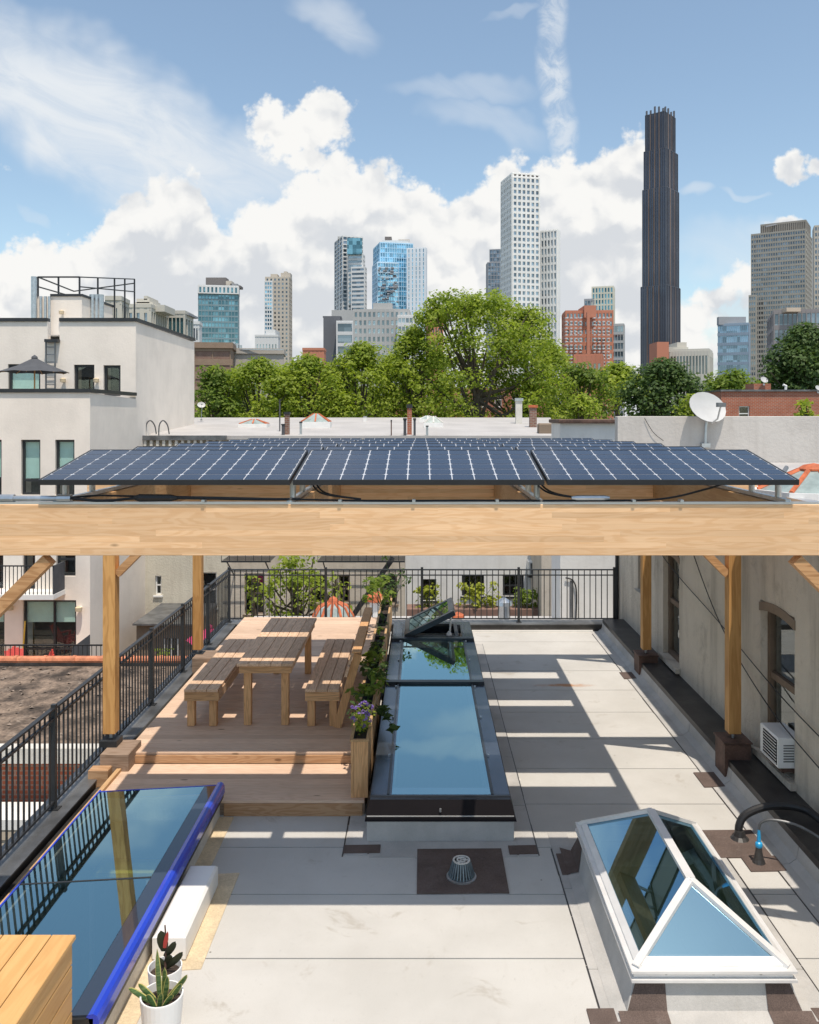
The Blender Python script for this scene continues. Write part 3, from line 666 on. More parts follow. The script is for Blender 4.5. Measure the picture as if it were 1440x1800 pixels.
# pedestals
for i, y in enumerate(YB):
    for sx in (-1, 1):
        if i == 0: continue
        z1 = (.39, .44, .36)[i]
        if sx > 0:
            o = thing('post_pedestal', 'rusty brown sheet metal box on the roof edge under the '+('nearer' if i == 1 else 'farther')+' right hand post', 'pedestal', (PX, y+.07, 0), 'pedestals under the pergola posts')
            part('box', MB().box(PX-.15, PX+.15, y-.09, y+.23, .0, z1-.02, .01), M['rust'], o); part('lid', MB().box(PX-.165, PX+.165, y-.105, y+.245, z1-.019, z1, .004), M['rust'], o)
        else:
            o = thing('post_pedestal', 'grey timber block at the deck edge under the '+('nearer' if i == 1 else 'farther')+' left hand post', 'pedestal', (-PX, y+.07, 0), 'pedestals under the pergola posts')
            part('block', MB().box(-PX-.02, -PX+.30, y-.22, y+.22, .0, .36, .01), M['timber'], o); part('base_plate', MB().box(-PX-.10, -PX+.10, y-.03, y+.17, .361, .43 if i == 1 else .365), M['black'], o)
            if i == 1: part('side_block', MB().box(-PX-.10, -PX+.12, y-.36, y-.225, .0, .24, .01), M['riser'], o)

# ================================================================= SOLAR PANELS
PW_, PD = 1.826, 1.005; tilt = math.atan2(.183, .99)
frm = MB(); fw = .012; fh = .038
for q in [(0, PW_, 0, fw), (0, PW_, PD-fw, PD), (0, fw, fw, PD-fw), (PW_-fw, PW_, fw, PD-fw)]: frm.box(q[0], q[1], q[2], q[3], -fh, .001)
me_fr = mesh('panel_frame', frm, M['black']); me_bs = mesh('backsheet', MB().box(fw, PW_-fw, fw, PD-fw, -.012, -.004), M['backsheet'])
cx, cy = (PW_-2*fw-.006)/11, (PD-2*fw-.006)/6
def cellq(mb, x0, y0, z=-.0015, g=.0042, ch=.0125):
    a, b, c, d = x0+g, x0+cx-g, y0+.0062, y0+cy-.0062
    n = len(mb.v); P8 = [(a+ch, c), (b-ch, c), (b, c+ch), (b, d-ch), (b-ch, d), (a+ch, d), (a, d-ch), (a, c+ch)]
    mb.v += [(x, y, z) for x, y in P8]+[(x, y, -.004) for x, y in P8]; mb.f.append(tuple(range(n, n+8))); mb.f += [(n+i, n+8+i, n+8+(i+1) % 8, n+(i+1) % 8) for i in range(8)]
mb = MB(); cellq(mb, 0, 0); me_cell = mesh('solar_cell', mb, M['cell'])
mb = MB()
for i in range(11):
    for j in range(6): cellq(mb, fw+.003+i*cx, fw+.003+j*cy)
me_cells = mesh('solar_cells', mb, M['cell'])
rows = ['front', 'second', 'third', 'fourth', 'fifth', 'rearmost']; colsn = ['left', 'middle', 'right']
for r in range(6):
    y0 = [6.188, 7.36, 8.78, 10.04, 11.34, 12.71][r]
    for c_ in range(3):
        x0 = -2.785+c_*(PW_+.022); zf = 3.693-.013*r
        lab = {0: 'solar panel %s of the front row right above the big beam', }.get(r, 'solar panel %s of the '+rows[r]+' row counted from the big beam') % ('at the '+colsn[c_] if c_ != 1 else 'in the middle')
        t = thing('solar_panel', lab, 'solar panel', (x0, y0, zf), 'solar panels on top of the pergola'); t.rotation_euler = (tilt, 0, 0)
        for nm, me in (('frame', me_fr), ('backsheet', me_bs)):
            o = bpy.data.objects.new(nm, me); C.objects.link(o); o.parent = t
        if r == 0:
            for i in range(11):
                for j in range(6):
                    o = bpy.data.objects.new('solar_cell', me_cell); C.objects.link(o); o.parent = t; o.location = (fw+.003+i*cx, fw+.003+j*cy, 0)
        else:
            o = bpy.data.objects.new('solar_cells', me_cells); C.objects.link(o); o.parent = t; o['kind'] = 'stuff'
    for k_, x in enumerate((-2.70, -.978, .87, 2.70)):
        for dy in (.28, .80):
            if y0+dy > 13.8: continue
            zt = 3.697+dy*math.tan(tilt)-.05
            mb = MB().tube([(x, y0+dy, BT+.033), (x, y0+dy, zt-.001)], .024, 10)
            part('standoff', mb, M['galv'], pg)
# cables
def curve_pts(P, n=24):
    """catmull-rom through points"""
    P = [Vector(p) for p in P]; Q = [P[0]]+P+[P[-1]]; out = []
    for i in range(1, len(Q)-2):
        for j in range(n//max(1, len(P)-1)+1):
            t = j/(n//max(1, len(P)-1)+1); a, b, c, d = Q[i-1], Q[i], Q[i+1], Q[i+2]
            out.append(.5*((2*b)+(c-a)*t+(2*a-5*b+4*c-d)*t*t+(3*b-a-3*c+d)*t**3))
    out.append(P[-1]); return out
zc = BT+.045
ct = thing('cable_run', 'black solar cable looping along the top of the big front beam', 'cable', (0, 6.28, BT))
part('cable', MB().tube(curve_pts([(-2.60, 6.28, zc), (-2.45, 6.27, zc-.015), (-2.3, 6.29, zc-.02), (-2.0, 6.28, zc), (-1.2, 6.28, zc-.01), (-.9, 6.29, zc-.01)], 40), .011, 6), M['cable'], ct)
part('cable', MB().tube(curve_pts([(-2.60, 6.30, zc), (-2.4, 6.30, zc+.015), (-2.15, 6.29, zc+.012), (-1.5, 6.30, zc+.0), (-.5, 6.29, zc-.02), (.4, 6.29, zc-.02), (1.2, 6.29, zc-.02), (1.75, 6.29, zc-.01), (2.1, 6.32, zc+.06), (2.3, 6.45, zc+.10)], 60), .008, 6), M['cable'], ct)
part('connector', MB().tube([(-2.12, 6.28, zc), (-2.08, 6.28, zc), (-1.85, 6.28, zc), (-1.80, 6.28, zc)], [.014, .028, .026, .014], 8), M['cable'], ct)
part('connector', MB().tube([(1.10, 6.28, zc), (1.14, 6.28, zc), (1.34, 6.28, zc), (1.38, 6.28, zc)], [.012, .02, .02, .012], 8), M['galv'], ct)
for x in (-.85, .85):
    for q in (0, .03): part('cable', MB().tube(curve_pts([(x-.02+q, 6.53, 3.72), (x+.04+q, 6.43, 3.62), (x+.14+q, 6.33, zc+.02), (x+.4, 6.29, zc-.01)], 20), .007, 6), M['cable'], ct)
for x in (-1.6, -.6, -.06, .55, 1.55, 1.9, -3.3): part('cable_clip', MB().box(x-.012, x+.012, 6.23, 6.30, BT+.017, BT+.035), M['galv'], ct)

# ================================================================= DECK
dk = MB().box(-3.40, -.76, 9.86, 16.44, .0, .24); deck = part('deck', dk, M['timber']); deck['kind'] = 'structure'
bw = .1385
me_b = mesh('deck_board', MB().box(-1.34, 1.32, 0, bw-.006, -.028, 0, .003), M['deck'])
n = int((16.42-9.86)/bw)
for i in range(n+1): piece('deck_board', me_b, deck, (-2.09, 9.84+i*bw, .283))
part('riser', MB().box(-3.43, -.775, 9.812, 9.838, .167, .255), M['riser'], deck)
part('step_frame', MB().box(-3.36, -.6, 8.90, 9.80, .0, .132), M['timber'], deck)
me_b2 = mesh('step_board', MB().box(-.66, .66, 0, bw-.006, -.028, 0, .003), M['deck'])
for i in range(7): piece('deck_board', me_b, deck, (-2.05, 8.865+i*bw*.97, .1645)) if i > 0 else piece('step_board', mesh('step_board', MB().box(-.75, .75, 0, bw-.006, -.028, 0, .003), M['deck']), deck, (-1.35, 8.865, .1645))
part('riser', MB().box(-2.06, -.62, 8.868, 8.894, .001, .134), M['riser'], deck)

# ================================================================= TABLE AND BENCHES
L = 2.42; me_plank = mesh('plank', MB().box(-.0675, .0675, 0, L, -.036, 0, .004), M['old'])
TZ = 1.085; t = thing('picnic_table', 'long weathered plank table standing on the wooden deck between two benches', 'table', (-1.955, 11.8, .285))
for i in range(5): piece('plank', me_plank, t, (-2.235+i*.140, 10.60, TZ))
for sx in (-1, 1):
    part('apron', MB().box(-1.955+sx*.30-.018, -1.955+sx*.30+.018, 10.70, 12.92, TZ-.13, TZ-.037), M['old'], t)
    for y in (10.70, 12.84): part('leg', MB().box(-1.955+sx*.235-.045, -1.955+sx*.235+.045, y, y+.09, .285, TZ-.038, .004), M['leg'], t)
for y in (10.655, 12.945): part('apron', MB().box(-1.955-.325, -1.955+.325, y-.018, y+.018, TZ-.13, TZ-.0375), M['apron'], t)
def bench(x0, lab, back=False):
    SZ = .765; t = thing('bench', lab, 'bench', (x0+.215, 11.8, .285), 'benches beside the deck table')
    for i in range(3): piece('plank', me_plank, t, (x0+.07+i*.142, 10.60, SZ))
    for sx in (.015, .415): part('apron', MB().box(x0+sx-.018, x0+sx+.018, 10.66, 12.98, SZ-.15, SZ-.037), M['old'], t)
    for y in (10.64, 12.99): part('apron', MB().box(x0+.0, x0+.43, y-.019, y+.019, SZ-.15, SZ-.0375), M['apron'], t)
    for sx in (.07, .345):
        for y in (10.665, 12.86): part('leg', MB().box(x0+sx-.045, x0+sx+.045, y, y+.09, .285, SZ-.038, .004), M['leg'], t)
    if back:
        for y in (10.61, 11.8, 12.95):
            part('back_post', MB().bar((x0+.40, y+.02, .285), (x0+.66, y+.02, 1.20), .10, .04, (0, 1, 0)), M['leg'], t)
        dx = .26/.915
        for z0, z1 in ((1.085, 1.225), (.93, 1.06)):
            xa, xb = x0+.40+(z0-.285)*dx-.055, x0+.40+(z1-.285)*dx-.055
            mb = MB().hexa([(xa-.035, 10.56, z0), (xa, 10.56, z0), (xa, 13.02, z0), (xa-.035, 13.02, z0), (xb-.035, 10.56, z1), (xb, 10.56, z1), (xb, 13.02, z1), (xb-.035, 13.02, z1)])
            part('back_plank', mb, M['old'], t)
        part('back_cap', MB().box(x0+.59, x0+.70, 10.56, 13.02, 1.226, 1.245), M['leg'], t)
bench(-2.96, 'low backless plank bench left of the table, nearer the railing'); bench(-1.457, 'plank bench with a leaning backrest between table and planters', True)

# ================================================================= FOLIAGE TOOLS
def leaf_mesh(name, cen, nrm, size, m, aspect=1.6, extra=None):
    """many four-cornered leaves from arrays; bent along the middle"""
    N = len(cen); nrm = nrm/np.linalg.norm(nrm, axis=1)[:, None]
    a = rng.normal(size=(N, 3)); a -= (a*nrm).sum(1)[:, None]*nrm; a /= np.linalg.norm(a, axis=1)[:, None]; b = np.cross(nrm, a)
    sz = size if isinstance(size, np.ndarray) else np.full(N, size); sz = sz*rng.uniform(.6, 1.3, N); l = (a*(sz*aspect/2)[:, None]); w = b*(sz/2)[:, None]
    v = np.stack([cen-l, cen+w*.9-l*.1, cen+l, cen-w*.9-l*.1], 1)+0; v[:, 0] -= nrm*(sz*.12)[:, None]; v[:, 2] -= nrm*(sz*.18)[:, None]
    me = bpy.data.meshes.new(name); me.vertices.add(N*4); me.vertices.foreach_set('co', v.reshape(-1).astype(np.float32))
    me.loops.add(N*4); me.loops.foreach_set('vertex_index', np.arange(N*4, dtype=np.int32)); me.polygons.add(N)
    me.polygons.foreach_set('loop_start', np.arange(0, N*4, 4, dtype=np.int32)); me.materials.append(m); me.update(); me.validate(); return me
def blobs_to_leaves(cs, rs, per, leaf, m, name, squash=.8, off=(0, 0, 0)):
    C_, N_ = [], []
    for c, r in zip(cs, rs):
        n = max(6, int(per*r*r)); d = rng.normal(size=(n, 3)); d /= np.linalg.norm(d, axis=1)[:, None]
        rad = r*rng.uniform(.25, 1.08, n)**.55; p = np.array(c)+d*rad[:, None]*np.array([1, 1, squash]); C_.append(p); N_.append(d*.7+rng.normal(size=(n, 3))*.5+np.array([0, -.12, .85]))
    C_ = np.concatenate(C_)-np.array(off); return leaf_mesh(name, C_, np.concatenate(N_), leaf, m)
def tree(px, ytop, Y, wpx, label, m='leaf', zb=None, lobes=60, leaf=.2, per=95, cr=(.55, 1.25), seed=0, ybot=760, lean=0., cat='tree', group='trees along the street behind the white roof', name='tree', prof=None, bare=.35):
    rs_ = np.random.default_rng(seed+11); s = F/Y; x = X(px, Y); zt = Z(ytop, Y); z0 = -9 if zb is None else zb; hw = wpx/s/2; zl = Z(ybot, Y)
    t = thing(name, label, cat, (x, Y, z0), group); th = max(.12, hw*.055)
    mb = MB(); top = zl+(zt-zl)*.45
    trunk = [(x, Y, z0), (x+lean*.3, Y, z0+(zl-z0)*.6), (x+lean*.6, Y, zl), (x+lean, Y, top)]; mb.tube(trunk, [th*1.5, th*1.1, th, th*.5], 8); part('trunk', mb, M['bark'], t)
    cs, rr = [], []
    for i in range(lobes):
        f = rs_.uniform(0, 1)**.75; z = zl+(zt-zl)*f; w = hw*(math.sin(math.pi*min(1, .22+f*.80))**.7 if prof is None else prof(f)); a = rs_.uniform(0, 2*math.pi); q = rs_.uniform(.35, 1)**.6
        r = rs_.uniform(*cr); cs.append((x+lean*f+math.cos(a)*max(0, w-r*.6)*q*(1.22 if i % 6 == 0 else 1), Y+math.sin(a)*max(0, w-r*.6)*q*.8, min(z+(.5 if i % 7 == 0 else 0), zt-r*.7+rs_.uniform(-.9, .0)*(i % 3 > 0)))); rr.append(r)
    cs.append((x+lean, Y, zt-cr[0])); rr.append(cr[0]*1.1)
    mb = MB()
    for i in range(0, min(len(cs), 26)):
        c = cs[i]; st = Vector((x+lean*.6, Y, zl+(top-zl)*rs_.uniform(-.1, .9))); mid = st.lerp(Vector(c), .5)+Vector((0, 0, -.3+rs_.uniform(-.2, .3))); mb.tube([st, mid, c], [th*.45, th*.28, .03], 5)
    part('limbs', mb, M['bark'], t)
    o = bpy.data.objects.new('crown', blobs_to_leaves(cs, rr, per, leaf, M[m], 'crown', .75, (x, Y, z0))); C.objects.link(o); o.parent = t
    return t

# ================================================================= PLANTERS
ordi = ['nearest', 'middle', 'farthest']
segs = [(8.93, 11.28), (11.33, 13.68), (13.73, 16.10)]; PZ = .775; ax0, ax1 = -.745, -.565
for i, (a, b) in enumerate(segs):
    z0 = .167 if i == 0 else .29
    t = thing('planter_box', ordi[i]+' of three long cedar planter boxes standing beside the dark skylight', 'planter', ((ax0+ax1)/2, (a+b)/2, z0), 'planter boxes in a row')
    for x in (ax0, ax1-.02):
        for q in range(4):
            zz = z0+.002+(PZ-z0-.02)*q/4; part('side_board', MB().box(x, x+.02, a+.022, b-.022, zz, zz+(PZ-z0-.02)/4-.006, .002), M['planter'], t)
    for y in (a, b-.02): part('end_board', MB().box(ax0+.03, ax1-.03, y, y+.02, z0, PZ-.025), M['leg'], t)
    for x in (ax0, ax1-.029):
        for y in (a-.002, b-.020): part('corner_post', MB().box(x, x+.028, y, y+.021, z0, PZ-.02), M['leg'], t)
    part('rim', MB().ring((ax0-.01, ax1+.01, a-.01, b+.01), (ax0+.022, ax1-.022, a+.022, b-.022), PZ-.019, PZ), M['planter'], t)
    for q in range(5):
        y0 = a+.03+q*(b-a-.06)/5; y1 = y0+(b-a-.06)/5-.03; lin = part('tray', MB().ring((ax0+.024, ax1-.024, y0, y1), (ax0+.032, ax1-.032, y0+.008, y1-.008), PZ-.12, PZ-.01), M['liner'], t)
        part('soil', MB().box(ax0+.033, ax1-.033, y0+.009, y1-.009, PZ-.10, PZ-.05), M['soil'], lin)
def plant(label, x, y, z, cs, leaf=.05, m='leaf_mid', per=900, name='plant', stems=True, extra=None, cat='plant', group=None):
    t = thing(name, label, cat, (x, y, z), group); mb = MB()
    for c in cs:
        mb.tube([(x+rng.uniform(-.03, .03), y+(c[1])*.3, z), (x+c[0]*.5, y+c[1]*.7, z+c[2]*.55), (x+c[0], y+c[1], z+c[2])], [.006, .005, .003], 5)
    part('stems', mb, M['leaf_dark'], t)
    cen = [(x+c[0], y+c[1], z+c[2]) for c in cs]
    o = bpy.data.objects.new('foliage', blobs_to_leaves(cen, [c[3] for c in cs], per, leaf, M[m], 'foliage', .9, (x, y, z))); C.objects.link(o); o.parent = t
    if extra:
        pts = []
        for c in cs:
            for _ in range(extra):
                a = rng.uniform(0, 6.28); r = c[3]; pts.append((x+c[0]+math.cos(a)*r*.8, y+c[1]+math.sin(a)*r*.8, z+c[2]+rng.uniform(0, r)))
        o = bpy.data.objects.new('flowers', blobs_to_leaves(pts, [.022]*len(pts), 26000, .022, M['petal'], 'flowers', 1, (x, y, z))); C.objects.link(o); o.parent = t; o['kind'] = 'stuff'
    return t
px_ = (ax0+ax1)/2; pz = PZ-.05; PG = 'plants growing in the planter boxes'
plant('bushy plant with violet flowers at the near end of the nearest planter box', px_, 9.25, pz, [(0, -.1, .16, .11), (.03, .08, .2, .11), (-.03, .2, .15, .1), (.0, 0, .1, .12)], .03, 'leaf', 3800, extra=5, group=PG)
for q, (y, w, lab) in enumerate([(9.75, 1.0, 'low leafy plant just behind the violet flowers'), (10.35, 1.3, 'spreading leafy plant in the nearest planter, trailing towards the skylight'), (10.9, 1.3, 'leafy plant at the far end of the nearest planter box'),
        (11.7, 1.2, 'dense leafy plant at the near end of the middle planter box'), (12.3, .9, 'small green plant in the centre of the middle planter box'), (13.2, .5, 'sparse seedling at the far end of the middle planter box'), (14.1, .6, 'sparse seedling at the near end of the farthest planter box')]):
    plant(lab, px_, y, pz, [(rng.uniform(-.12, .12)*w, rng.uniform(-.25, .25), rng.uniform(.04, .2)*w, rng.uniform(.05, .10)*w) for _ in range(int(7*w))], .055, 'leaf_mid' if q % 2 else 'leaf_dark', 1500, group=PG)
plant('tall leafy tomato plant in the farthest planter box against the railing', px_-.05, 15.2, pz, [(rng.uniform(-.3, .2), rng.uniform(-.4, .4), rng.uniform(.1, .55), rng.uniform(.08, .14)) for _ in range(12)], .07, 'leaf_mid', 1100, group=PG)
plant('tall feathery herb at the very end of the farthest planter box', px_+.1, 15.95, pz, [(rng.uniform(-.15, .3), rng.uniform(-.1, .2), rng.uniform(.2, .85), rng.uniform(.07, .12)) for _ in range(9)], .05, 'leaf_dark', 1300, group=PG)
plant('trailing broad leaved vine hanging over the dark skylight frame', ax1+.02, 10.1, PZ-.04, [(.08, 0, -.05, .05), (.16, -.08, -.12, .06), (.22, -.12, -.2, .06), (.1, .1, -.1, .05)], .09, 'leaf_dark', 1300, group=PG)

# ================================================================= RAILINGS
me_bal = mesh('baluster', MB().box(-.008, .008, -.008, .008, 0, .93), M['black']); me_post = mesh('rail_post', MB().box(-.024, .024, -.024, .024, 0, 1.07), M['black'])
t = thing('railing', 'black metal railing along the left edge of the roof beside the deck', 'railing', (-3.77, 10, .14))
yp = [16.62, 15.07, 13.45, 11.9, 10.25, 8.74, 7.17, 5.6, 4.0]
for y in yp[1:]:
    o = piece('rail_post', me_post, t, (-3.77, y, .138)); part('foot_plate', MB().box(-3.83, -3.71, y-.05, y+.05, .1375, .148), M['black'], o)
part('top_rail', MB().box(-3.795, -3.745, 3.5, 16.594, 1.16, 1.18), M['black'], t); part('upper_rail', MB().box(-3.785, -3.755, 3.5, 16.58, 1.05, 1.075), M['black'], t); part('bottom_rail', MB().box(-3.785, -3.755, 3.5, 16.58, .20, .225), M['black'], t)
y = 3.6
while y < 16.55:
    if min(abs(y-q) for q in yp) > .05: piece('baluster', me_bal, t, (-3.77, y, .2245))
    y += .112
t = thing('railing', 'black metal railing across the far end of the roof', 'railing', (0, 16.68, .14))
for x in (-3.77, -1.88, .0, 1.89, 3.76):
    o = piece('rail_post', me_post, t, (x, 16.68, .143)); part('foot_plate', MB().box(x-.05, x+.05, 16.62, 16.74, .1425, .153), M['black'], o)
part('top_rail', MB().box(-3.795, 3.79, 16.655, 16.705, 1.155, 1.176), M['black'], t); part('upper_rail', MB().box(-3.746, 3.736, 16.665, 16.695, 1.05, 1.07), M['black'], t); part('bottom_rail', MB().box(-3.746, 3.736, 16.665, 16.695, .20, .22), M['black'], t)
x = -3.66
while x < 3.7:
    if min(abs(x-q) for q in (-1.88, 0, 1.89)) > .05: piece('baluster', me_bal, t, (x, 16.68, .2195))
    x += .112

# ================================================================= RIGHT HAND WALL AND NEIGHBOUR ROOF
YW = 16.95; XW = 3.9
nb = thing('neighbour_house', 'grey stucco side wall of the neighbouring house with old sash windows', 'house', (8, 10, -9))
mb = MB(); O = (XW, 3.0, 0); u = (0, 1, 0); nn = (-1, 0, 0)
ops = [(8.93-3, 9.83-3, .33, 2.05), (12.94-3, 13.8-3, .34, 2.05), (15.0-3, 15.4-3, 1.05, 2.3)]
wall_open(mb, O, u, nn, YW-3, -9, 3.19, ops, .2); mb.quad((XW, YW, -9), (12, YW, -9), (12, YW, 3.19), (XW, YW, 3.19)); mb.quad((12, 3, -9), (12, YW, -9), (12, YW, 3.19), (12, 3, 3.19)); mb.quad((XW, 3, -9), (12, 3, -9), (12, 3, 3.19), (XW, 3, 3.19))
part('wall', mb, M['stucco_gray'], nb)
M['oldwin'] = plain('brown_window_paint', (.16, .11, .075), .6)
for i, op in enumerate(ops):
    w = window(nb, O, u, nn, op, M['oldwin'], M['winglass'], .10, .075, bars=((op[2]+op[3])/2+.02,), sill=M['stucco_gray'])
    # segmental brick lintel and worn jambs, slightly proud
    mb = MB(); a, b, c, d = op[:4]; nseg = 8
    for k_ in range(nseg):
        t0, t1 = k_/nseg, (k_+1)/nseg; f = lambda q: d-.03+.055*(1-(2*q-1)**2)
        A0, A1 = a-.02+(b-a+.04)*t0, a-.02+(b-a+.04)*t1
        for q0, q1 in ((f(t0)-.07, f(t0)),):
            mb.hexa([(XW-.012, 3+A0, f(t0)-.10), (XW-.012, 3+A1, f(t1)-.10), (XW+.1, 3+A1, f(t1)-.10), (XW+.1, 3+A0, f(t0)-.10), (XW-.012, 3+A0, f(t0)), (XW-.012, 3+A1, f(t1)), (XW+.1, 3+A1, f(t1)), (XW+.1, 3+A0, f(t0))])
    if i < 2: part('lintel', mb, M['shed'], w)
part('roof', MB().box(XW+.001, 12, 3, YW-.26, 3.2, 3.26), M['white_roof'], nb)
part('roof_edge', MB().box(XW-.03, XW+.12, 3, YW-.26, 3.2605, 3.30), M['alu'], nb); part('shadow_overhang', MB().box(XW-.15, XW-.002, 3, YW-.3, 3.08, 3.2), M['coping'], nb)  # unseen overhang below the roof edge, added to widen the wall's cast shadow
part('parapet_wall', MB().box(XW-.07, 12, YW-.25, YW, 3.195, 4.165, .01), M['parapet_wall'], nb)
part('downpipe', MB().tube([(3.86, 16.9, -3), (3.86, 16.9, 3.2)], .035, 8), M['black'], nb)
for q, P_ in enumerate([[(3.87, 16, 2.6), (3.86, 13.6, 1.9), (3.86, 11.2, 1.5), (3.86, 9.2, 1.15), (3.86, 7.6, .98)], [(3.87, 12.95, 2.95), (3.86, 12.2, 2.25), (3.86, 11.0, 1.45), (3.86, 9.6, .95), (3.86, 8.4, .75), (3.86, 7.4, .66)], [(3.88, 9.3, .4), (3.87, 8.7, .12), (3.86, 8.0, .1), (3.86, 7.0, .2)]]):
    tag(part('wall_cable', MB().tube(curve_pts(P_, 30), .007, 5), M['cable']), ['thin black cable sagging across the grey stucco wall, the upper one', 'thin black cable drooping steeply across the grey stucco wall, the lower one', 'thin black cable hanging below the window with the air conditioner'][q], 'cable')
# air conditioner
t = thing('air_conditioner', 'white window air conditioner sticking out of the nearest window in the grey wall', 'air conditioner', (3.85, 9.17, .40))
part('housing', MB().box(3.735, 4.0, 8.95, 9.42, .46, .78, .008), M['pvc'], t)
part('grille', MB().box(3.728, 3.7345, 8.98, 9.33, .49, .75), M['fascia'], t, 'dark square intake grille')
for i in range(8): part('slat', MB().box(3.722, 3.7275, 8.98, 9.33, .50+i*.033, .507+i*.033), M['white'], t)
for i in range(7): part('louvre', MB().box(3.79, 3.90, 8.943, 8.9495, .53+i*.028, .541+i*.028), M['coping'], t)
part('bracket', MB().box(3.79, 3.99, 9.0, 9.4, .40, .455), M['rust'], t)
# insulated pipe and blue hose
t = thing('insulated_pipe', 'thick black insulated pipe arching out of the brown roof patch at the right edge', 'pipe', (3.14, 8.45, 0))
part('pipe', MB().tube(curve_pts([(3.12, 8.38, .0), (3.12, 8.40, .12), (3.20, 8.42, .23), (3.42, 8.42, .31), (3.66, 8.36, .33), (3.80, 8.2, .30), (3.82, 7.5, .27), (3.82, 5, .27)], 40), [.045]+[.04]*100, 10) if False else MB().tube(curve_pts([(3.12, 8.38, .0), (3.12, 8.40, .12), (3.20, 8.42, .23), (3.42, 8.42, .31), (3.66, 8.36, .33), (3.80, 8.2, .30), (3.82, 7.5, .27), (3.82, 5, .27)], 40), .038, 10), M['cable'], t)
part('sealant_collar', MB().lathe((3.12, 8.38, 0), [(.09, .011), (.06, .04), (.045, .09)], 12), M['ledge'], t)
t = thing('water_hose', 'thin pale hose with a bright blue fitting rising from the roof beside the black pipe', 'hose', (3.15, 7.95, 0))
M['azure'] = plain('bright_blue_plastic', (.02, .32, .62), .35)
part('stub', MB().lathe((3.13, 7.93, 0), [(.06, .012), (.045, .05), (.03, .12), (.028, .16)], 12), M['ledge'], t); part('fitting', MB().lathe((3.13, 7.93, .155), [(.03, 0), (.034, .02), (.03, .04), (.018, .05), (.016, .12), (.012, .16)], 12), M['azure'], t)
part('hose', MB().tube(curve_pts([(3.13, 7.93, .31), (3.15, 7.93, .38), (3.25, 7.9, .42), (3.45, 7.8, .41), (3.62, 7.6, .34), (3.66, 7.3, .27), (3.66, 6.5, .26), (3.66, 5, .26)], 40), .012, 8), M['coping'], t)
M['dishm'] = plain('light_grey_dish_paint', (.50, .50, .49), .5, 0, .05)
# satellite dish on the parapet
def dish(px, py, Y, w, pbase, label, hood=True):
    x, z = X(px, Y), Z(py, Y); zb_ = Z(pbase, Y); t = thing('satellite_dish', label, 'satellite dish', (x, Y, zb_)); r = w*Y/F/2
    n, rings = 20, 5; mb = MB(); nrm = Vector((.30, -.80, .45)).normalized(); a = nrm.cross(Vector((0, 0, 1))).normalized(); b = a.cross(nrm).normalized(); c0 = Vector((x, Y, z))
    for sgn, base_ in ((1, 0), (-1, .012)):
        st = len(mb.v)
        for i in range(rings+1):
            for j in range(n):
                q = 2*math.pi*j/n; rr = r*i/rings; mb.v.append(tuple(c0+a*math.cos(q)*rr+b*math.sin(q)*rr*.80+nrm*((rr/r)**2*r*.16-base_)))
        for i in range(rings):
            for j in range(n): mb.f.append((st+i*n+j, st+i*n+(j+1) % n, st+(i+1)*n+(j+1) % n, st+(i+1)*n+j))
    part('reflector', mb, M['dishm'], t, smooth=True)
    part('mast', MB().tube(curve_pts([(x+r*.0, Y+.03, zb_), (x+r*.02, Y+.04, zb_+(z-zb_)*.4), (x+r*.1, Y+.06, z-r*.15), tuple(c0-nrm*.05)], 14), r*.065, 8), M['galv'], t)
    f = c0+nrm*r*1.0-b*r*.35; part('feed_arm', MB().tube([tuple(c0-b*r*.80+nrm*.03), tuple(c0-b*r*.8+nrm*r*.5), tuple(f)], r*.045, 6), M['galv'], t)
    part('receiver', MB().bar(tuple(f-a*r*.22), tuple(f+a*r*.22), r*.16, r*.2), M['coping'], t)
    part('base_bracket', MB().box(x-r*.2, x+r*.2, Y-.02, Y+.10, zb_-.04, zb_+.04), M['galv'], t)
dish(1241, 718, 16.6, 75, 783, 'large white satellite dish standing on the pale parapet wall at the right')
# orange ribbed skylight on neighbour roof
def ribbed(cx_, cy_, cz, r, h, label, n=8, dome=False):
    t = thing('ribbed_skylight', label, 'skylight', (cx_, cy_, cz))
    pr = [(r, 0), (r, h*.25), (r*.72, h*.62), (r*.3, h*.85)]
    part('curb', MB().lathe((cx_, cy_, cz), [(r*1.08, 0), (r*1.08, h*.22)], n), M['white'], t)
    gp = [(r, h*.221), (r*.93, h*.5), (r*.68, h*.76), (r*.26, h*.88)] if dome else [(r, h*.221), (r*.26, h*.84)]
    part('glazing', MB().lathe((cx_, cy_, cz), gp, n), M['domeglass'], t)
    for j in range(n):
        q = 2*math.pi*j/n; c, s_ = math.cos(q), math.sin(q); part('rib', MB().tube([(cx_+c*a_, cy_+s_*a_, cz+b_) for a_, b_ in gp], r*(.07 if dome else .045), 6), M['orange'], t)
    part('cap', MB().lathe((cx_, cy_, cz), [(r*.27, h*.84), (r*.27, h*.90), (r*.17, h*1.02), (0, h*1.08)], 12), M['orange'], t)
    return t
M['domeglass'] = plain('wired_glass', (.30, .36, .34), .15, 0, .2, 5)
ribbed(4.36, 9.5, 3.27, .62, .34, 'orange ribbed glass skylight on the neighbour\'s roof behind the right end of the panels')
part_v = tag(part('roof_debris', MB().tube(curve_pts([(4.05, 10.6, 3.36), (4.2, 10.8, 3.5), (4.35, 11, 3.42), (4.5, 10.8, 3.38), (4.7, 11, 3.5)], 20), .03, 6), M['coping']), 'bundle of grey hoses lying behind the orange ribbed skylight', 'hose')

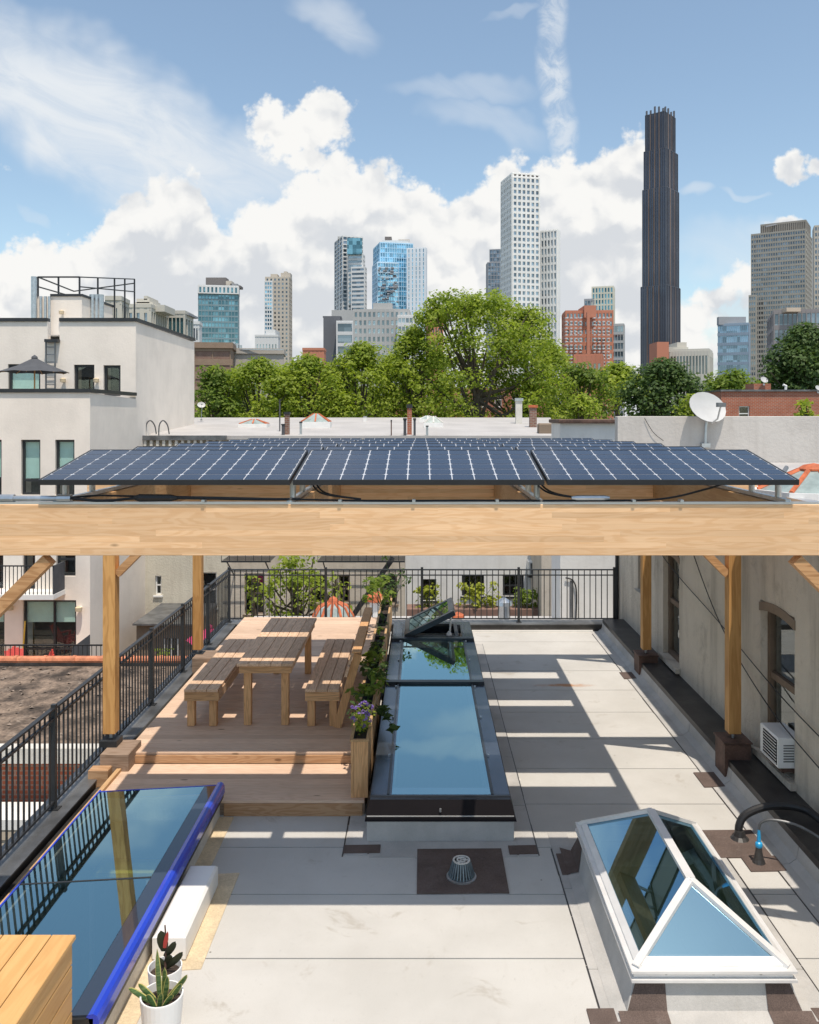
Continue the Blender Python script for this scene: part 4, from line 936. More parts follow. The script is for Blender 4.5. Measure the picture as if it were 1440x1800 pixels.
# ================================================================= LEFT NEIGHBOUR ROOF
ln = thing('low_building', 'low building beyond the railing with an old weathered tar roof', 'building', (-12, 15.5, -9))
part('roof', MB().box(-24, -3.97, 13.4, 17.8, -1.25, -1.0), M['tar'], ln)
part('wall', MB().box(-24, -3.98, 13.45, 17.75, -9, -1.251), M['brick'], ln)
part('cornice', MB().box(-24, -3.97, 13.2, 13.39, -1.22, -.97, .01), M['curb'], ln)
part('upstand', MB().box(-24, -3.97, 17.62, 17.79, -.999, -.93), M['ledge'], ln)
me_tile = mesh('coping_tile', MB().tube([(0, 0, 0), (.56, 0, 0), (.56, 0, 0), (.62, 0, 0)], [.078, .078, .092, .092], 10), M['terra'])
x = -15.
while x < -4.6: piece('coping_tile', me_tile, ln, (x, 17.7, -.885)); x += .60
part('lower_roof', MB().box(-24, -3.98, 12.6, 13.19, -1.95, -1.80), M['white'], ln)
for i in range(26): part('siding_board', MB().hexa([(-24, 12.585, -1.96-i*.13-.13), (-3.98, 12.585, -1.96-i*.13-.13), (-3.98, 12.7, -1.96-i*.13-.13), (-24, 12.7, -1.96-i*.13-.13), (-24, 12.615, -1.96-i*.13), (-3.98, 12.615, -1.96-i*.13), (-3.98, 12.7, -1.96-i*.13), (-24, 12.7, -1.96-i*.13)]), M['siding'] if 'siding' in M else M.setdefault('siding', plain('tan_siding', (.42, .36, .28), .7)), ln)
part('siding_backing', MB().box(-24, -3.98, 12.71, 13.4, -9, -1.96), M['shed'], ln)
# litter on the tar roof: loose curled flakes, too many to count
mb = MB()
for _ in range(420):
    a, b = rng.uniform(-14, -4.1), rng.uniform(13.5, 17.5); s_ = rng.uniform(.015, .055); q = rng.uniform(0, 6.28); dx, dy = math.cos(q)*s_, math.sin(q)*s_*.6
    mb.quad((a-dx, b-dy, -.996), (a+dy, b-dx, -.99+s_*.2), (a+dx, b+dy, -.996), (a-dy, b+dx, -.985+s_*.3))
o = part('bark_litter', mb, plain('dry_litter', (.19, .15, .12), .9, 0, .5, 4)); o['kind'] = 'stuff'; o['label'] = 'dry flakes and litter scattered over the old tar roof'

# ================================================================= WHITE MODERN BUILDING (left)
YA, YM, YE = 27.5, 31.9, 40.1; XS = -10.7
wbd = thing('apartment_house', 'cream stucco modern apartment house with dark framed windows at the left', 'apartment building', (-16, 31, -9))
def opx(x0, x1, y0, y1, Y, x_o): return (X(x0, Y)-x_o, X(x1, Y)-x_o, Z(y1, Y), Z(y0, Y))
XL = -30.; mb = MB()
baow = [opx(-22, 3, 773, 870, YA, XL), opx(37, 71, 773, 870, YA, XL), opx(97, 131, 773, 872, YA, XL), opx(-60, 6, 950, 1035, YA, XL), opx(40, 62, 950, 1036, YA, XL), opx(99, 133, 945, 1013, YA, XL), opx(-30, 8, 1055, 1168, YA, XL), opx(40, 134, 1055, 1168, YA, XL)]
OA = (XL, YA, 0); U1 = (1, 0, 0); N1 = (0, -1, 0)
wall_open(mb, OA, U1, N1, XS-XL, -9, 4.94, baow, .25)
mb.quad((XS, YA, -9), (XS, YE, -9), (XS, YE, 4.6), (XS, YA, 4.94)); 
part('wall', mb, M['stucco_cream'], wbd)
mb = MB(); maow = [opx(14, 71, 640, 696, YM, XL), opx(130, 166, 641, 696, YM, XL), opx(182, 212, 642, 696, YM, XL), opx(84, 105, 530, 600, YM, XL)]; maow[3] = (maow[3][0], maow[3][1], maow[3][2], 7.72)
wall_open(mb, (XL, YM, 0), U1, N1, XS-XL, 4.0, 7.72, maow, .25)
mb.quad((XS+.0005, YM, 4.4), (XS+.0005, YE, 4.4), (XS+.0005, YE, 7.66), (XS+.0005, YM, 7.72)); mb.quad((XL, YE, -9), (XS, YE, -9), (XS, YE, 7.66), (XL, YE, 7.72))
part('upper_wall', mb, M['stucco_cream'], wbd)
part('terrace_floor', MB().box(XL, XS-.001, YA+.02, YM, 4.0, 4.05), M['coping'], wbd); part('flat_roof', MB().box(XL, XS-.001, YM+.3, YE-.01, 7.2, 7.25), M['white_roof'], wbd)
part('coping', MB().box(XL, XS+.06, YA-.06, YA+.20, 4.941, 5.06), M['black'], wbd); part('coping', MB().box(XS-.2, XS+.06, YA+.2, YM-.05, 4.941, 5.06), M['black'], wbd)
part('coping', MB().box(XL, X(84, YM), YM-.06, YM+.2, 7.721, 7.85), M['black'], wbd); part('coping', MB().box(X(105, YM), XS+.06, YM-.06, YM+.2, 7.721, 7.85), M['black'], wbd)
part('coping', MB().box(XS-.2, XS+.06, YM+.2, YE, 7.721, 7.85), M['black'], wbd)
part('gutter_head', MB().box(X(83, YM), X(106, YM), YM-.25, YM-.003, Z(602, YM), Z(597, YM)), M['black'], wbd)
wl = [dict(bars=(2.1,), blind=2.2), dict(bars=(2.1,), blind=2.16), dict(bars=(2.1,), blind=2.2), dict(), dict(), dict(bars=(-.45,)), dict(bars=(-2.9,), blind=-2.5), dict(bars=(-3.35,), blind=-2.5)]
for i, (op, kw) in enumerate(zip(baow, wl)):
    if i == 7: kw = dict(kw, mull=((op[0]+op[1])/2+.12,))
    window(wbd, OA, U1, N1, op, M['black'], M['winglass'], .12, .07, **kw)
for i, op in enumerate(maow[:3]): window(wbd, (XL, YM, 0), U1, N1, op, M['black'], M['winglass'], .12, .09, blind=(op[2]+.05 if i == 0 else None))
for x, y, Y in ((114, 668, YM), (172, 668, YM), (22, 1066, YA), (142, 1068, YA), (111, 549, 36.)):
    c = (X(x, Y), Y-.1, Z(y, Y)); o = part('wall_lamp', MB().tube([(c[0], Y-.001, c[2]), (c[0], Y-.12, c[2])], .05, 10), M['white'], wbd)
    part('lamp_shade', MB().lathe((c[0], Y-.16, c[2]-.08), [(.02, -.02), (.10, .0), (.11, .12), (.03, .16)], 12), M['tan'], o)
# rooftop bulkhead with railing and pipes
XB0, XB1, YB0, YB1 = X(60, 36), X(144, 36), 36., 39.6; zt = Z(521, 36)
part('bulkhead', MB().box(XB0, XB1, YB0, YB1, 7.25, zt), M['stucco_cream'], wbd); part('bulkhead_coping', MB().box(XB0+.7, XB1+.05, YB0-.05, YB1+.05, zt+.001, zt+.10), M['black'], wbd)
for px in (73, 81, 88): part('vent_pipe', MB().tube([(X(px, 35.9), 35.85, 7.3), (X(px, 35.9), 35.85, zt-.02)], .06, 8), M['galv'], wbd)
part('chimney_flue', MB().tube([(X(62, 35.9), 35.8, 7.3), (X(62, 35.9), 35.8, Z(487, 35.9))], .12, 10), M['galv'], wbd)
for px in (163, 170, 177): part('chimney_flue', MB().tube([(X(px, 37), 37, 7.3), (X(px, 37), 37, Z(518, 37))], .14, 10), M['galv'], wbd)
rb_ = MB(); zr = Z(487, 36); xs_ = [X(67, 36), X(103, 36), X(140, 36)]
tr = part('roof_railing', MB().bar((xs_[0], YB0, zr), (xs_[2], YB0, zr), .06, .06), M['black'], wbd)
for x in xs_: part('stanchion', MB().box(x-.03, x+.03, YB0-.03, YB0+.03, zt, zr), M['black'], tr)
YR = 42.
for a, b in (((xs_[2], YB0, zr), (XB1+.2, YR, Z(505, YR)+.4)), ((xs_[0], YB0, zr), (X(130, YR), YR, Z(512, YR))), ((xs_[0], YB0, (zr+zt)/2), (X(130, YR), YR, Z(522, YR))), ((xs_[2], YB0, (zr+zt)/2), (XB1+.2, YR, Z(520, YR)+.2)), ((X(130, YR), YR, Z(512, YR)), (XB1+.2, YR, Z(505, YR)+.2))):
    part('rail', MB().bar(a, b, .05, .05), M['black'], tr)
for f in (.3, .6, .8, 1.):
    y_ = YB0+(YR-YB0)*f; xx = xs_[2]+(XB1+.2-xs_[2])*f; part('stanchion', MB().box(xx-.03, xx+.03, y_-.03, y_+.03, zt-.5, zr-(zr-Z(505, YR)-.4)*f), M['black'], tr)
# wall ladder
ld = thing('wall_ladder', 'grey metal ladder fixed to the cream wall above the terrace', 'ladder', (X(92, YM), YM-.15, 4.1))
for px in (84, 100): part('stile', MB().box(X(px, YM)-.025, X(px, YM)+.025, YM-.17, YM-.12, 4.2, Z(602, YM)), M['coping'], ld)
for i in range(9): part('rung', MB().box(X(84, YM)+.026, X(100, YM)-.026, YM-.16, YM-.13, 4.5+i*.28, 4.53+i*.28), M['coping'], ld)
# umbrella on the terrace
def parasol(x, Y, zr_, zt_, w, label, m, zb_, n=8, cat='umbrella'):
    t = thing('parasol', label, cat, (x, Y, zb_)); mb = MB(); mb.v = [(x, Y, zt_)]
    for ring, (rr, z) in enumerate(((.52, zr_+(zt_-zr_)*.42), (1., zr_))):
        for j in range(n*2):
            q = math.pi*j/n+.2; s_ = w/2*rr*(1 if j % 2 == 0 else .95); mb.v.append((x+math.cos(q)*s_, Y+math.sin(q)*s_, z+(0 if j % 2 == 0 else .03*ring)))
    N2 = n*2
    for j in range(N2): mb.f.append((0, 1+j, 1+(j+1) % N2)); mb.f.append((1+j, 1+N2+j, 1+N2+(j+1) % N2, 1+(j+1) % N2))
    part('canopy', mb, m, t); part('pole', MB().tube([(x, Y, zb_), (x, Y, zt_+.04)], .028, 8), M['leg'], t)
    part('finial', MB().lathe((x, Y, zt_-.01), [(.12, -.03), (.10, .03), (.03, .08), (0, .1)], 8), m, t)
    for j in range(n): q = 2*math.pi*j/n+.2; part('rib', MB().bar((x, Y, zt_-.08), (x+math.cos(q)*w/2*.97, Y+math.sin(q)*w/2*.97, zr_-.012), .02, .02), M['leg'], t)
parasol(X(61, 29.6), 29.6, Z(655, 29.6), Z(628, 29.6), 118*29.6/F, 'open charcoal grey parasol on the terrace of the cream building', M['umb'], 4.06)
# balcony
part('balcony_slab', MB().box(XL, X(94, YA-.9), YA-.9, YA-.002, -1.55, -1.40), M['white'], wbd)
br = part('balcony_railing', MB().box(XL, X(94, YA-.9), YA-.88, YA-.84, -.52, -.48), M['black'], wbd)
x = X(-5, YA-.86)
while x < X(93, YA-.86): part('baluster', MB().box(x, x+.02, YA-.87, YA-.85, -1.38, -.521), M['black'], br); x += .125
part('balcony_panel', MB().box(X(94, YA-.86)-.04, X(94, YA-.86), YA-.83, YA-.01, -1.39, -.50), M['umb'], br)
# back terrace with chairs
part('terrace', MB().box(-22, XS+.3, 24.4, YA-.003, -4.2, -3.9), M['deck'], wbd)
rl = thing('railing', 'thin black railing of the back terrace below the cream building', 'railing', (-12, 24.5, -3.9))
part('top_rail', MB().box(-17, X(180, 24.5), 24.48, 24.52, -2.42, -2.38), M['black'], rl); part('bottom_rail', MB().box(-17, X(180, 24.5), 24.485, 24.515, -3.75, -3.72), M['black'], rl)
x = -13.
while x < X(180, 24.5): part('baluster', MB().box(x, x+.016, 24.492, 24.508, -3.72, -2.42), M['black'], rl); x += .13
part('stair_panel', MB().hexa([(X(112, 25), 25, -3.9), (X(157, 25), 25, -3.9), (X(157, 25), 25.06, -3.9), (X(112, 25), 25.06, -3.9), (X(128, 25), 25, Z(1138, 25)), (X(157, 25), 25, Z(1116, 25)), (X(157, 25), 25.06, Z(1116, 25)), (X(128, 25), 25.06, Z(1138, 25))]), M['umb'], rl)
def chair(x, y, z, a, label):
    t = thing('garden_chair', label, 'chair', (x, y, z), 'red garden chairs on the back terrace'); t.rotation_euler = (0, 0, a)
    def pp(nm, mb): o = bpy.data.objects.new(nm, mesh(nm, mb, M['red'])); C.objects.link(o); o.parent = t
    for i in range(5): x0 = -.26+i*.105; pp('back_slat', MB().hexa([(x0, .22, .3), (x0+.09, .22, .3), (x0+.09, .25, .3), (x0, .25, .3), (x0-.01, .5, 1.0-abs(i-2)*.05), (x0+.1, .5, 1.0-abs(i-2)*.05), (x0+.1, .53, 1.0-abs(i-2)*.05), (x0-.01, .53, 1.0-abs(i-2)*.05)]))
    for i in range(4): pp('seat_slat', MB().box(-.27, .27, -.28+i*.125, -.18+i*.125, .36-i*.03, .38-i*.03))
    for sx in (-.33, .27): pp('arm', MB().box(sx, sx+.08, -.33, .35, .55, .58)); pp('leg', MB().box(sx+.01, sx+.05, -.30, -.22, 0, .55)); pp('leg', MB().box(sx+.01, sx+.05, .25, .33, 0, .55))
chair(X(60, 25.6), 25.6, -3.9, -1.0, 'red slatted garden chair on the back terrace nearer the glass door'); chair(X(30, 25.8), 25.8, -3.9, .6, 'red slatted garden chair on the back terrace further left')
tag(part('broom', MB().tube([(X(33, 27), 27.2, -3.9), (X(34, 27), 27.4, -2.4)], .025, 6), M['rope']), 'yellow broom handle leaning on the cream wall of the back terrace', 'broom')

# ================================================================= ROW BEHIND THE YARDS
YF = 33.; ZR = 3.38
row = thing('row_house', 'cream painted brick house with a white roof behind the yards', 'house', (-8.5, YF, -9))
def front(tname, root, x0, x1, Y, ops, m, zt=ZR, fm=M['white'], pm=None, zb_=-9, dp=13, **kw):
    XO = X(x0, Y); W = X(x1, Y)-XO; oo = [opx(*o, Y, XO) for o in ops]; mb = MB()
    wall_open(mb, (XO, Y, 0), U1, N1, W, zb_, zt, oo, .22); mb.quad((XO+W, Y, zb_), (XO+W, Y+dp, zb_), (XO+W, Y+dp, zt), (XO+W, Y, zt)); mb.quad((XO, Y+dp, zb_), (XO, Y, zb_), (XO, Y, zt), (XO, Y+dp, zt)); mb.quad((XO+W, Y+dp, zb_), (XO, Y+dp, zb_), (XO, Y+dp, zt), (XO+W, Y+dp, zt)); part('wall', mb, m, root)
    for o in oo: window(root, (XO, Y, 0), U1, N1, o, fm, M['winglass'], .1, .05, bars=((o[2]+o[3])/2,), sill=fm, **kw)
front('a', row, 246, 400, YF, [(273, 284, 1012, 1046), (352, 381, 1006, 1068)], M['cream_brick'])
mb = MB(); a, b = X(246, YF), X(984, YF); ye = 46.
part('roof', MB().hexa([(a-.1, YF-.1, ZR-.1), (b, YF-.1, ZR-.1), (b*1.3, ye, 3.9), (X(342, ye)-.1, ye, 3.9), (a-.1, YF-.1, ZR+.05), (b, YF-.1, ZR+.05), (b*1.3, ye, 4.12), (X(342, ye)-.1, ye, 4.12)]), M['white_roof'], row)
part('cornice', MB().box(a-.1, X(400, YF), YF-.35, YF-.102, ZR-.12, ZR+.06), M['coping'], row)
x = a
while x < X(400, YF)-.1: part('corbel', MB().box(x, x+.10, YF-.30, YF-.103, ZR-.34, ZR-.121), M['curb'], row); x += .24
row2 = thing('row_house', 'tan rear facade with a fire escape and climbing greenery', 'house', (-4, YF, -9))
front('b', row2, 400.5, 712, YF, [(430, 465, 1008, 1080), (545, 572, 1012, 1060), (596, 614, 1012, 1060), (668, 698, 1012, 1062)], M['tan_wall'], ZR-.11, M['shed'])
row3 = thing('row_house', 'white rear facade with small dark windows above planted window ledges', 'house', (3, YF, -9))
front('c', row3, 712.5, 984, YF, [(742, 767, 1018, 1056), (812, 851, 1012, 1048), (884, 921, 1012, 1048)], M['white_wall'], ZR-.11, M['black'])
part('side_shade_wall', MB().box(X(952, 30), X(984, 30), 30, YF-.01, -9, Z(960, 30)), M['tan_wall'], row3)
ac = thing('air_conditioner', 'pale air conditioner unit on the far white facade behind the railing', 'air conditioner', (X(940, 32), 32, Z(1010, 32)))
part('housing', MB().box(X(930, 32.4), X(950, 32.4), 32.5, 32.99, Z(1012, 32.5), Z(987, 32.5), .01), M['white'], ac); part('grille', MB().box(X(933, 32.4), X(947, 32.4), 32.49, 32.499, Z(1009, 32.5), Z(990, 32.5)), M['coping'], ac); part('bracket', MB().box(X(930, 32.4), X(950, 32.4), 32.55, 32.99, Z(1016, 32.5), Z(1012.3, 32.5)), M['black'], ac)
# window ledge planter with yellow green plants
lp = thing('ledge_planter', 'long brown ledge planter full of yellow green plants on the white facade', 'planter', (X(835, 31), 31, Z(1076, 31)))
part('trough', MB().box(X(715, 31), X(985, 31), 30.6, 31.4, Z(1082, 31), Z(1066, 31), .02), plain('brown_trough', (.22, .13, .10), .8), lp)
part('wall_below', MB().box(X(715, 31), X(985, 31), 30.8, 31.3, -9, Z(1082.5, 31)), M['white_wall'], lp)
for i, (px, w, h_, m, lab) in enumerate([(752, 50, 40, 'leaf_yellow', 'yellow green shrub on the ledge below the small square window'), (842, 66, 42, 'leaf_yellow', 'brightest yellow green shrub on the ledge below the middle dark window'), (925, 44, 34, 'leaf_mid', 'green leafy shrub on the ledge at the right below the air conditioner'), (968, 22, 50, 'leaf_mid', 'narrow green climber at the right end of the ledge')]):
    z0 = Z(1066, 31)
    plant(lab, X(px, 31), 30.9, z0, [(rng.uniform(-.5, .5)*w*31/F, rng.uniform(-.2, .2), rng.uniform(.05, h_*.0207), rng.uniform(.12, .24)) for _ in range(int(w*.4))], .11, m, 420, group='plants on the ledge of the white facade')
# fire escape
fe = thing('fire_escape', 'dark iron fire escape on the tan facade behind the railing', 'fire escape', (X(520, 32.5), 32.4, -3))
for px0, px1, zz in ((392, 478, Z(984, 32.)), (560, 712, Z(984, 32.))):
    a, b = X(px0, 32), X(px1, 32); pf = part('platform', MB().box(a, b, 31.7, 31.75, zz-.05, zz+.01), M['black'], fe)
    yy = 31.8
    while yy < 32.95: part('slat', MB().box(a, b, yy, yy+.035, zz-.02, zz), M['black'], pf); yy += .2
    part('guard_rail', MB().box(a, b, 31.7, 31.74, zz+.9, zz+.94), M['black'], fe)
    x = a
    while x < b: part('guard_bar', MB().box(x, x+.02, 31.71, 31.73, zz+.011, zz+.9), M['black'], fe); x += .3
    for q in (a+.2, b-.2): part('bracket', MB().bar((q, 31.8, zz-.05), (q, 32.98, zz-.75), .04, .04), M['black'], fe)
def stair(x0, z0, x1, z1, y):
    for yy in (y, y+.5): part('stringer', MB().bar((x0, yy, z0), (x1, yy, z1), .03, .16), M['black'], fe)
    for i in range(12): f = (i+.5)/12; part('tread', MB().box(x0+(x1-x0)*f-.08, x0+(x1-x0)*f+.08, y+.02, y+.48, z0+(z1-z0)*f-.01, z0+(z1-z0)*f+.01), M['black'], fe)
stair(X(690, 32), Z(984, 32), X(620, 32), Z(1085, 32), 32.1)
# greenery behind the railing
tree(520, 972, 30, 165, 'leafy climber tree growing in front of the tan facade', 'leaf', zb=-8, lobes=64, leaf=.11, per=230, cr=(.2, .42), seed=3, ybot=1095, name='climber', cat='tree', group=None)
tree(447, 1010, 29.5, 52, 'thin drooping shrub in front of the tan facade window', 'leaf', zb=-8, lobes=12, leaf=.12, per=110, cr=(.15, .32), seed=5, ybot=1090, name='shrub', cat='shrub', group=None)
tree(590, 1000, 30.5, 70, 'open leafy shrub behind the ribbed dome', 'leaf', zb=-8, lobes=14, leaf=.13, per=110, cr=(.18, .36), seed=9, ybot=1085, name='shrub', cat='shrub', group=None)
# low roof just behind the railing with vents and domed skylight
lr = thing('rear_extension', 'low white roofed extension behind the far railing', 'building', (0, 22, -9))
part('wall', MB().box(-5.2, 5.2, 17.1, 26.9, -9, -2.25), M['tan_wall'], lr); part('roof', MB().box(-5.3, 5.3, 17.0, 27.0, -2.249, -2.15), M['white_roof'], lr)
ribbed(X(586, 25), 25., -2.15, .62, .98, 'orange ribbed domed skylight on the low roof behind the railing', 12, True)
def vent(px, Y, ptop, w, zb_, label, capm, m=M['white'], group=None):
    x = X(px, Y); z1 = Z(ptop, Y); r = w*Y/F/2; t = thing('roof_vent', label, 'vent', (x, Y, zb_), group)
    part('pipe', MB().lathe((x, Y, zb_), [(r*.62, 0), (r*.62, (z1-zb_)*.72)], 12), m, t); part('cap', MB().lathe((x, Y, zb_), [(r*.7, (z1-zb_)*.72), (r, (z1-zb_)*.74), (r*.9, (z1-zb_)*.85), (0, z1-zb_)], 14), capm, t)
vent(660, 24.5, 1034, 32, -2.15, 'fat white vent pipe with a rusty orange cap behind the railing', M['orange'])
vent(886, 25.5, 1049, 30, -2.15, 'mushroom capped metal vent behind the railing near the white facade', M['galv'], M['galv'])
vent(805, 25.0, 1075, 24, -2.15, 'short vent with an orange cap behind the propped open hatch', M['orange'])
# shed, parasol and bits in yard on the left
sh = thing('yard_shed', 'brown stucco shed with a barred window seen through the left railing', 'shed', (X(290, 30), 30, -9))
front('s', sh, 240, 345, 30, [(288, 316, 1122, 1162)], M['shed'], Z(1096, 30), M['black'])
for q in range(5): part('window_bar', MB().box(X(290+q*6, 30)-.015, X(290+q*6, 30)+.015, 29.93, 29.96, Z(1162, 30), Z(1122, 30)), M['white'], sh)
part('roof', MB().box(X(238, 30), X(347, 30), 29.7, 33, Z(1096, 30)+.001, Z(1093, 30)), M['coping'], sh)
parasol(X(368, 28), 28., Z(1124, 28), Z(1101, 28), 1.5, 'magenta garden parasol in the yard behind the left railing', M['magenta'], -4.9)
tree(295, 1135, 27, 60, 'low green shrub in the yard below the brown shed', 'leaf', zb=-5, lobes=12, leaf=.13, per=140, cr=(.18, .32), seed=21, ybot=1172, name='shrub', cat='shrub', group=None)
# white building right behind the railing, right side
wh = thing('white_building', 'white side wall with a brown cornice right of the far railing', 'building', (4.6, 22, -9))
part('wall', MB().box(X(985, 22), 12, 22, 23.5, -9, Z(744, 22)), M['white_wall'], wh); part('cornice', MB().box(X(981, 22), 12, 21.85, 23.6, Z(744, 22)+.001, Z(737, 22), .02), M['rust'], wh)
part('shutter', MB().box(X(1002, 22), X(1006, 22), 21.96, 21.998, Z(1085, 22), Z(1020, 22)), M['coping'], wh)
tag(part('wall_cable', MB().tube(curve_pts([(X(995, 21.9), 21.95, Z(1015, 22)), (X(1008, 21.9), 21.95, Z(1020, 22)), (X(1014, 21.9), 21.95, Z(1040, 22)), (X(1013, 21.9), 21.95, Z(1090, 22))], 16), .02, 6), M['cable']), 'dark pipe bending down the white wall behind the railing', 'pipe')
tag(part('loose_wire', MB().tube(curve_pts([(X(1135, 16.6), 16.68, Z(735, 16.6)), (X(1150, 16.6), 16.66, Z(760, 16.6)), (X(1168, 16.6), 16.66, Z(775, 16.6))], 12), .006, 5), M['cable']), 'thin loose wire hanging on the pale parapet wall left of the dish', 'wire')

# ---------------------------------------------------------------- things on the far white roof
def RY(py): return 3976/(py-647.5)
def RZ(Y): return 3.43+.0569*(Y-33)
def pyr(px, py, w, h_, label, m):
    Y = RY(py); x = X(px, Y); z = RZ(Y); r = w*Y/F/2; hh = h_*Y/F; t = thing('roof_skylight', label, 'skylight', (x, Y, z), 'old skylights on the white roof')
    part('curb', MB().box(x-r, x+r, Y-r*.6, Y+r*.6, z-.1, z+hh*.4), M['white'], t)
    part('glazing', MB().frus((x-r*.95, x+r*.95, Y-r*.55, Y+r*.55), z+hh*.401, (x-r*.15, x+r*.15, Y-.02, Y+.02), z+hh), M['domeglass'], t)
    for c in ((-1, -1), (1, -1), (1, 1), (-1, 1), (0, -1)): part('rib', MB().bar((x+c[0]*r*.95, Y+c[1]*r*.55, z+hh*.42), (x+c[0]*r*.15, Y, z+hh), .06, .05), m, t)
pyr(447, 752, 50, 13, 'low greenish skylight at the left of the far white roof', M['orange']); pyr(556, 753, 52, 24, 'rusty orange skylight left of centre on the far white roof', M['orange']); pyr(762, 752, 34, 18, 'grey hipped skylight right of the brick chimney on the far white roof', M['curb'])
pyr(752, 742, 30, 9, 'small flat skylight farthest back on the white roof', M['white'])
def stub(px, py, ptop, w, label, m, capm=None, cat='vent', name='roof_vent'):
    Y = RY(py); x = X(px, Y); z = RZ(Y); r = w*Y/F/2; z1 = Z(ptop, Y); t = thing(name, label, cat, (x, Y, z))
    part('stack', MB().box(x-r, x+r, Y-r, Y+r, z-.15, z1-(z1-z)*.12), m, t); part('cap', MB().box(x-r*1.3, x+r*1.3, Y-r*1.3, Y+r*1.3, z1-(z1-z)*.119, z1), capm or M['black'], t)
stub(720, 766, 711, 8, 'brick chimney with a dark cap in the middle of the far white roof', M['brick'], name='chimney', cat='chimney')
stub(712, 768, 735, 5, 'dark short flue just left of the brick chimney', M['umb']); stub(729, 768, 735, 4, 'thin dark flue just right of the brick chimney', M['umb'])
stub(505, 766, 724, 8, 'small brick stack with a flat cap left of the rusty skylight', M['brick2']); stub(498, 767, 745, 5, 'short dark stack beside the small brick stack', M['umb'])
stub(529, 766, 741, 4, 'thin grey vent pipe in front of the rusty skylight', M['galv']); stub(642, 741, 731, 6, 'tiny white roof vent far back on the white roof', M['white']); stub(751, 768, 748, 4, 'thin grey vent pipe right of the brick chimney', M['galv'])
stub(492, 760, 702, 2, 'slim dark mast with a light at the left of the white roof', M['umb']); stub(688, 768, 738, 2, 'slim rusty mast left of the brick chimney', M['rust'])
stub(912, 745, 700, 11, 'pale chimney stack with a pot at the right end of the white roof', M['curb'], M['galv'], 'chimney', 'chimney'); stub(937, 752, 712, 12, 'squat brown chimney at the right end of the white roof', M['brick2'], M['orange'], 'chimney', 'chimney')
dish(354, 712, RY(742), 14, 738, 'small white satellite dish at the left edge of the white roof')
for q, px in enumerate((262, 285)):
    Y = 33.1; x = X(px, Y); r = .13
    tag(part('ladder_hook', MB().tube(curve_pts([(x-r, Y, ZR-.1), (x-r*.8, Y, ZR+.45), (x, Y+.15, ZR+.63), (x+r*.7, Y+.4, ZR+.45), (x+r, Y+.5, ZR+.1)], 20), .025, 6), M['umb']), 'curved black ladder handrail over the roof edge, '+('left one' if q == 0 else 'right one'), 'handrail', 'ladder handrails at the roof edge')
tag(part('rubbish_heap', MB().box(X(948, 34), X(980, 34), 34, 34.6, 3.4, 3.9, .05), M['shed']), 'dark clutter and wooden fence at the right end of the white roof', 'clutter')
# brick house at right with chimney
bh = thing('brick_house', 'orange red brick house with a chimney behind the pale parapet wall', 'house', (X(1370, 45), 45, -9))
front('h', bh, 1268, 1560, 45, [(1299, 1318, 714, 740)], M['brick'], Z(688, 45), M['white'], dp=2.5)
part('roof', MB().box(X(1266, 45), X(1560, 45), 44.9, 47.6, Z(688, 45)+.001, Z(685, 45)), M['coping'], bh); part('chimney', MB().box(X(1328, 45), X(1358, 45), 45.2, 46.4, Z(684.9, 45), Z(674, 45)), M['brick'], bh)
dish(1343, 668, 45, 15, 676, 'small white dish on the brick chimney at the right'); dish(1438, 682, 44.5, 12, 690, 'small white dish on the brick roof at the right border')
stub_ = tag(part('roof_pipe', MB().tube([(X(1385, 45), 45.3, Z(687, 45)), (X(1386, 45), 45.3, Z(678, 45)), (X(1381, 45), 45.3, Z(676, 45))], .07, 6), M['white']), 'short white gooseneck pipe on the brick roof', 'pipe')
bb = thing('brick_house', 'brick row houses glimpsed between the street trees', 'house', (X(840, 75), 75, -9)); front('g', bb, 690, 965, 75, [(720+i*30, 732+i*30, 690, 715) for i in range(8)], M['brick'], Z(682, 75), M['white'])

# ================================================================= STREET TREES
tree(838, 512, 52, 330, 'tallest spreading street tree with visible dark limbs in the centre', 'leaf', lobes=215, leaf=.15, per=150, cr=(.4, 1.0), seed=1, ybot=750, prof=lambda f: 1.0*(1-.95*max(0, f-.4)**1.15)*(.8+.2*min(1, f*4)))
tree(925, 540, 54, 200, 'broad bright tree right of the tallest tree', 'leaf', lobes=110, leaf=.15, per=150, cr=(.4, 1.0), seed=2, ybot=775)
tree(730, 572, 53, 165, 'bright tree just left of the tallest tree', 'leaf', lobes=105, leaf=.15, per=155, cr=(.4, .9), seed=4, ybot=785)
tree(635, 600, 52, 190, 'rounded green tree below the grey apartment block', 'leaf', lobes=105, leaf=.15, per=155, cr=(.4, .95), seed=6, ybot=785)
tree(545, 620, 51, 185, 'bushy tree left of centre below the tan tower', 'leaf', lobes=105, leaf=.15, per=155, cr=(.4, .95), seed=7, ybot=785)
tree(455, 626, 50, 185, 'bushy tree behind the left skylight of the white roof', 'leaf', lobes=105, leaf=.15, per=155, cr=(.4, .95), seed=8, ybot=785)
tree(378, 640, 49, 120, 'leftmost tree beside the cream building corner', 'leaf_mid', lobes=36, leaf=.17, per=125, cr=(.5, 1.0), seed=10, ybot=785)
tree(1020, 636, 58, 150, 'dull green tree below the red brick tower', 'leaf_mid', lobes=40, leaf=.17, per=120, cr=(.6, 1.2), seed=12, ybot=765)
tree(1170, 628, 60, 185, 'dense dark green tree in front of the black tower', 'leaf_dark', lobes=60, leaf=.2, per=110, cr=(.8, 1.5), seed=13, ybot=765)
tree(1085, 636, 85, 150, 'pale green distant tree left of the dark green tree', 'leaf', lobes=40, leaf=.32, per=45, cr=(.8, 1.6), seed=14, ybot=720)
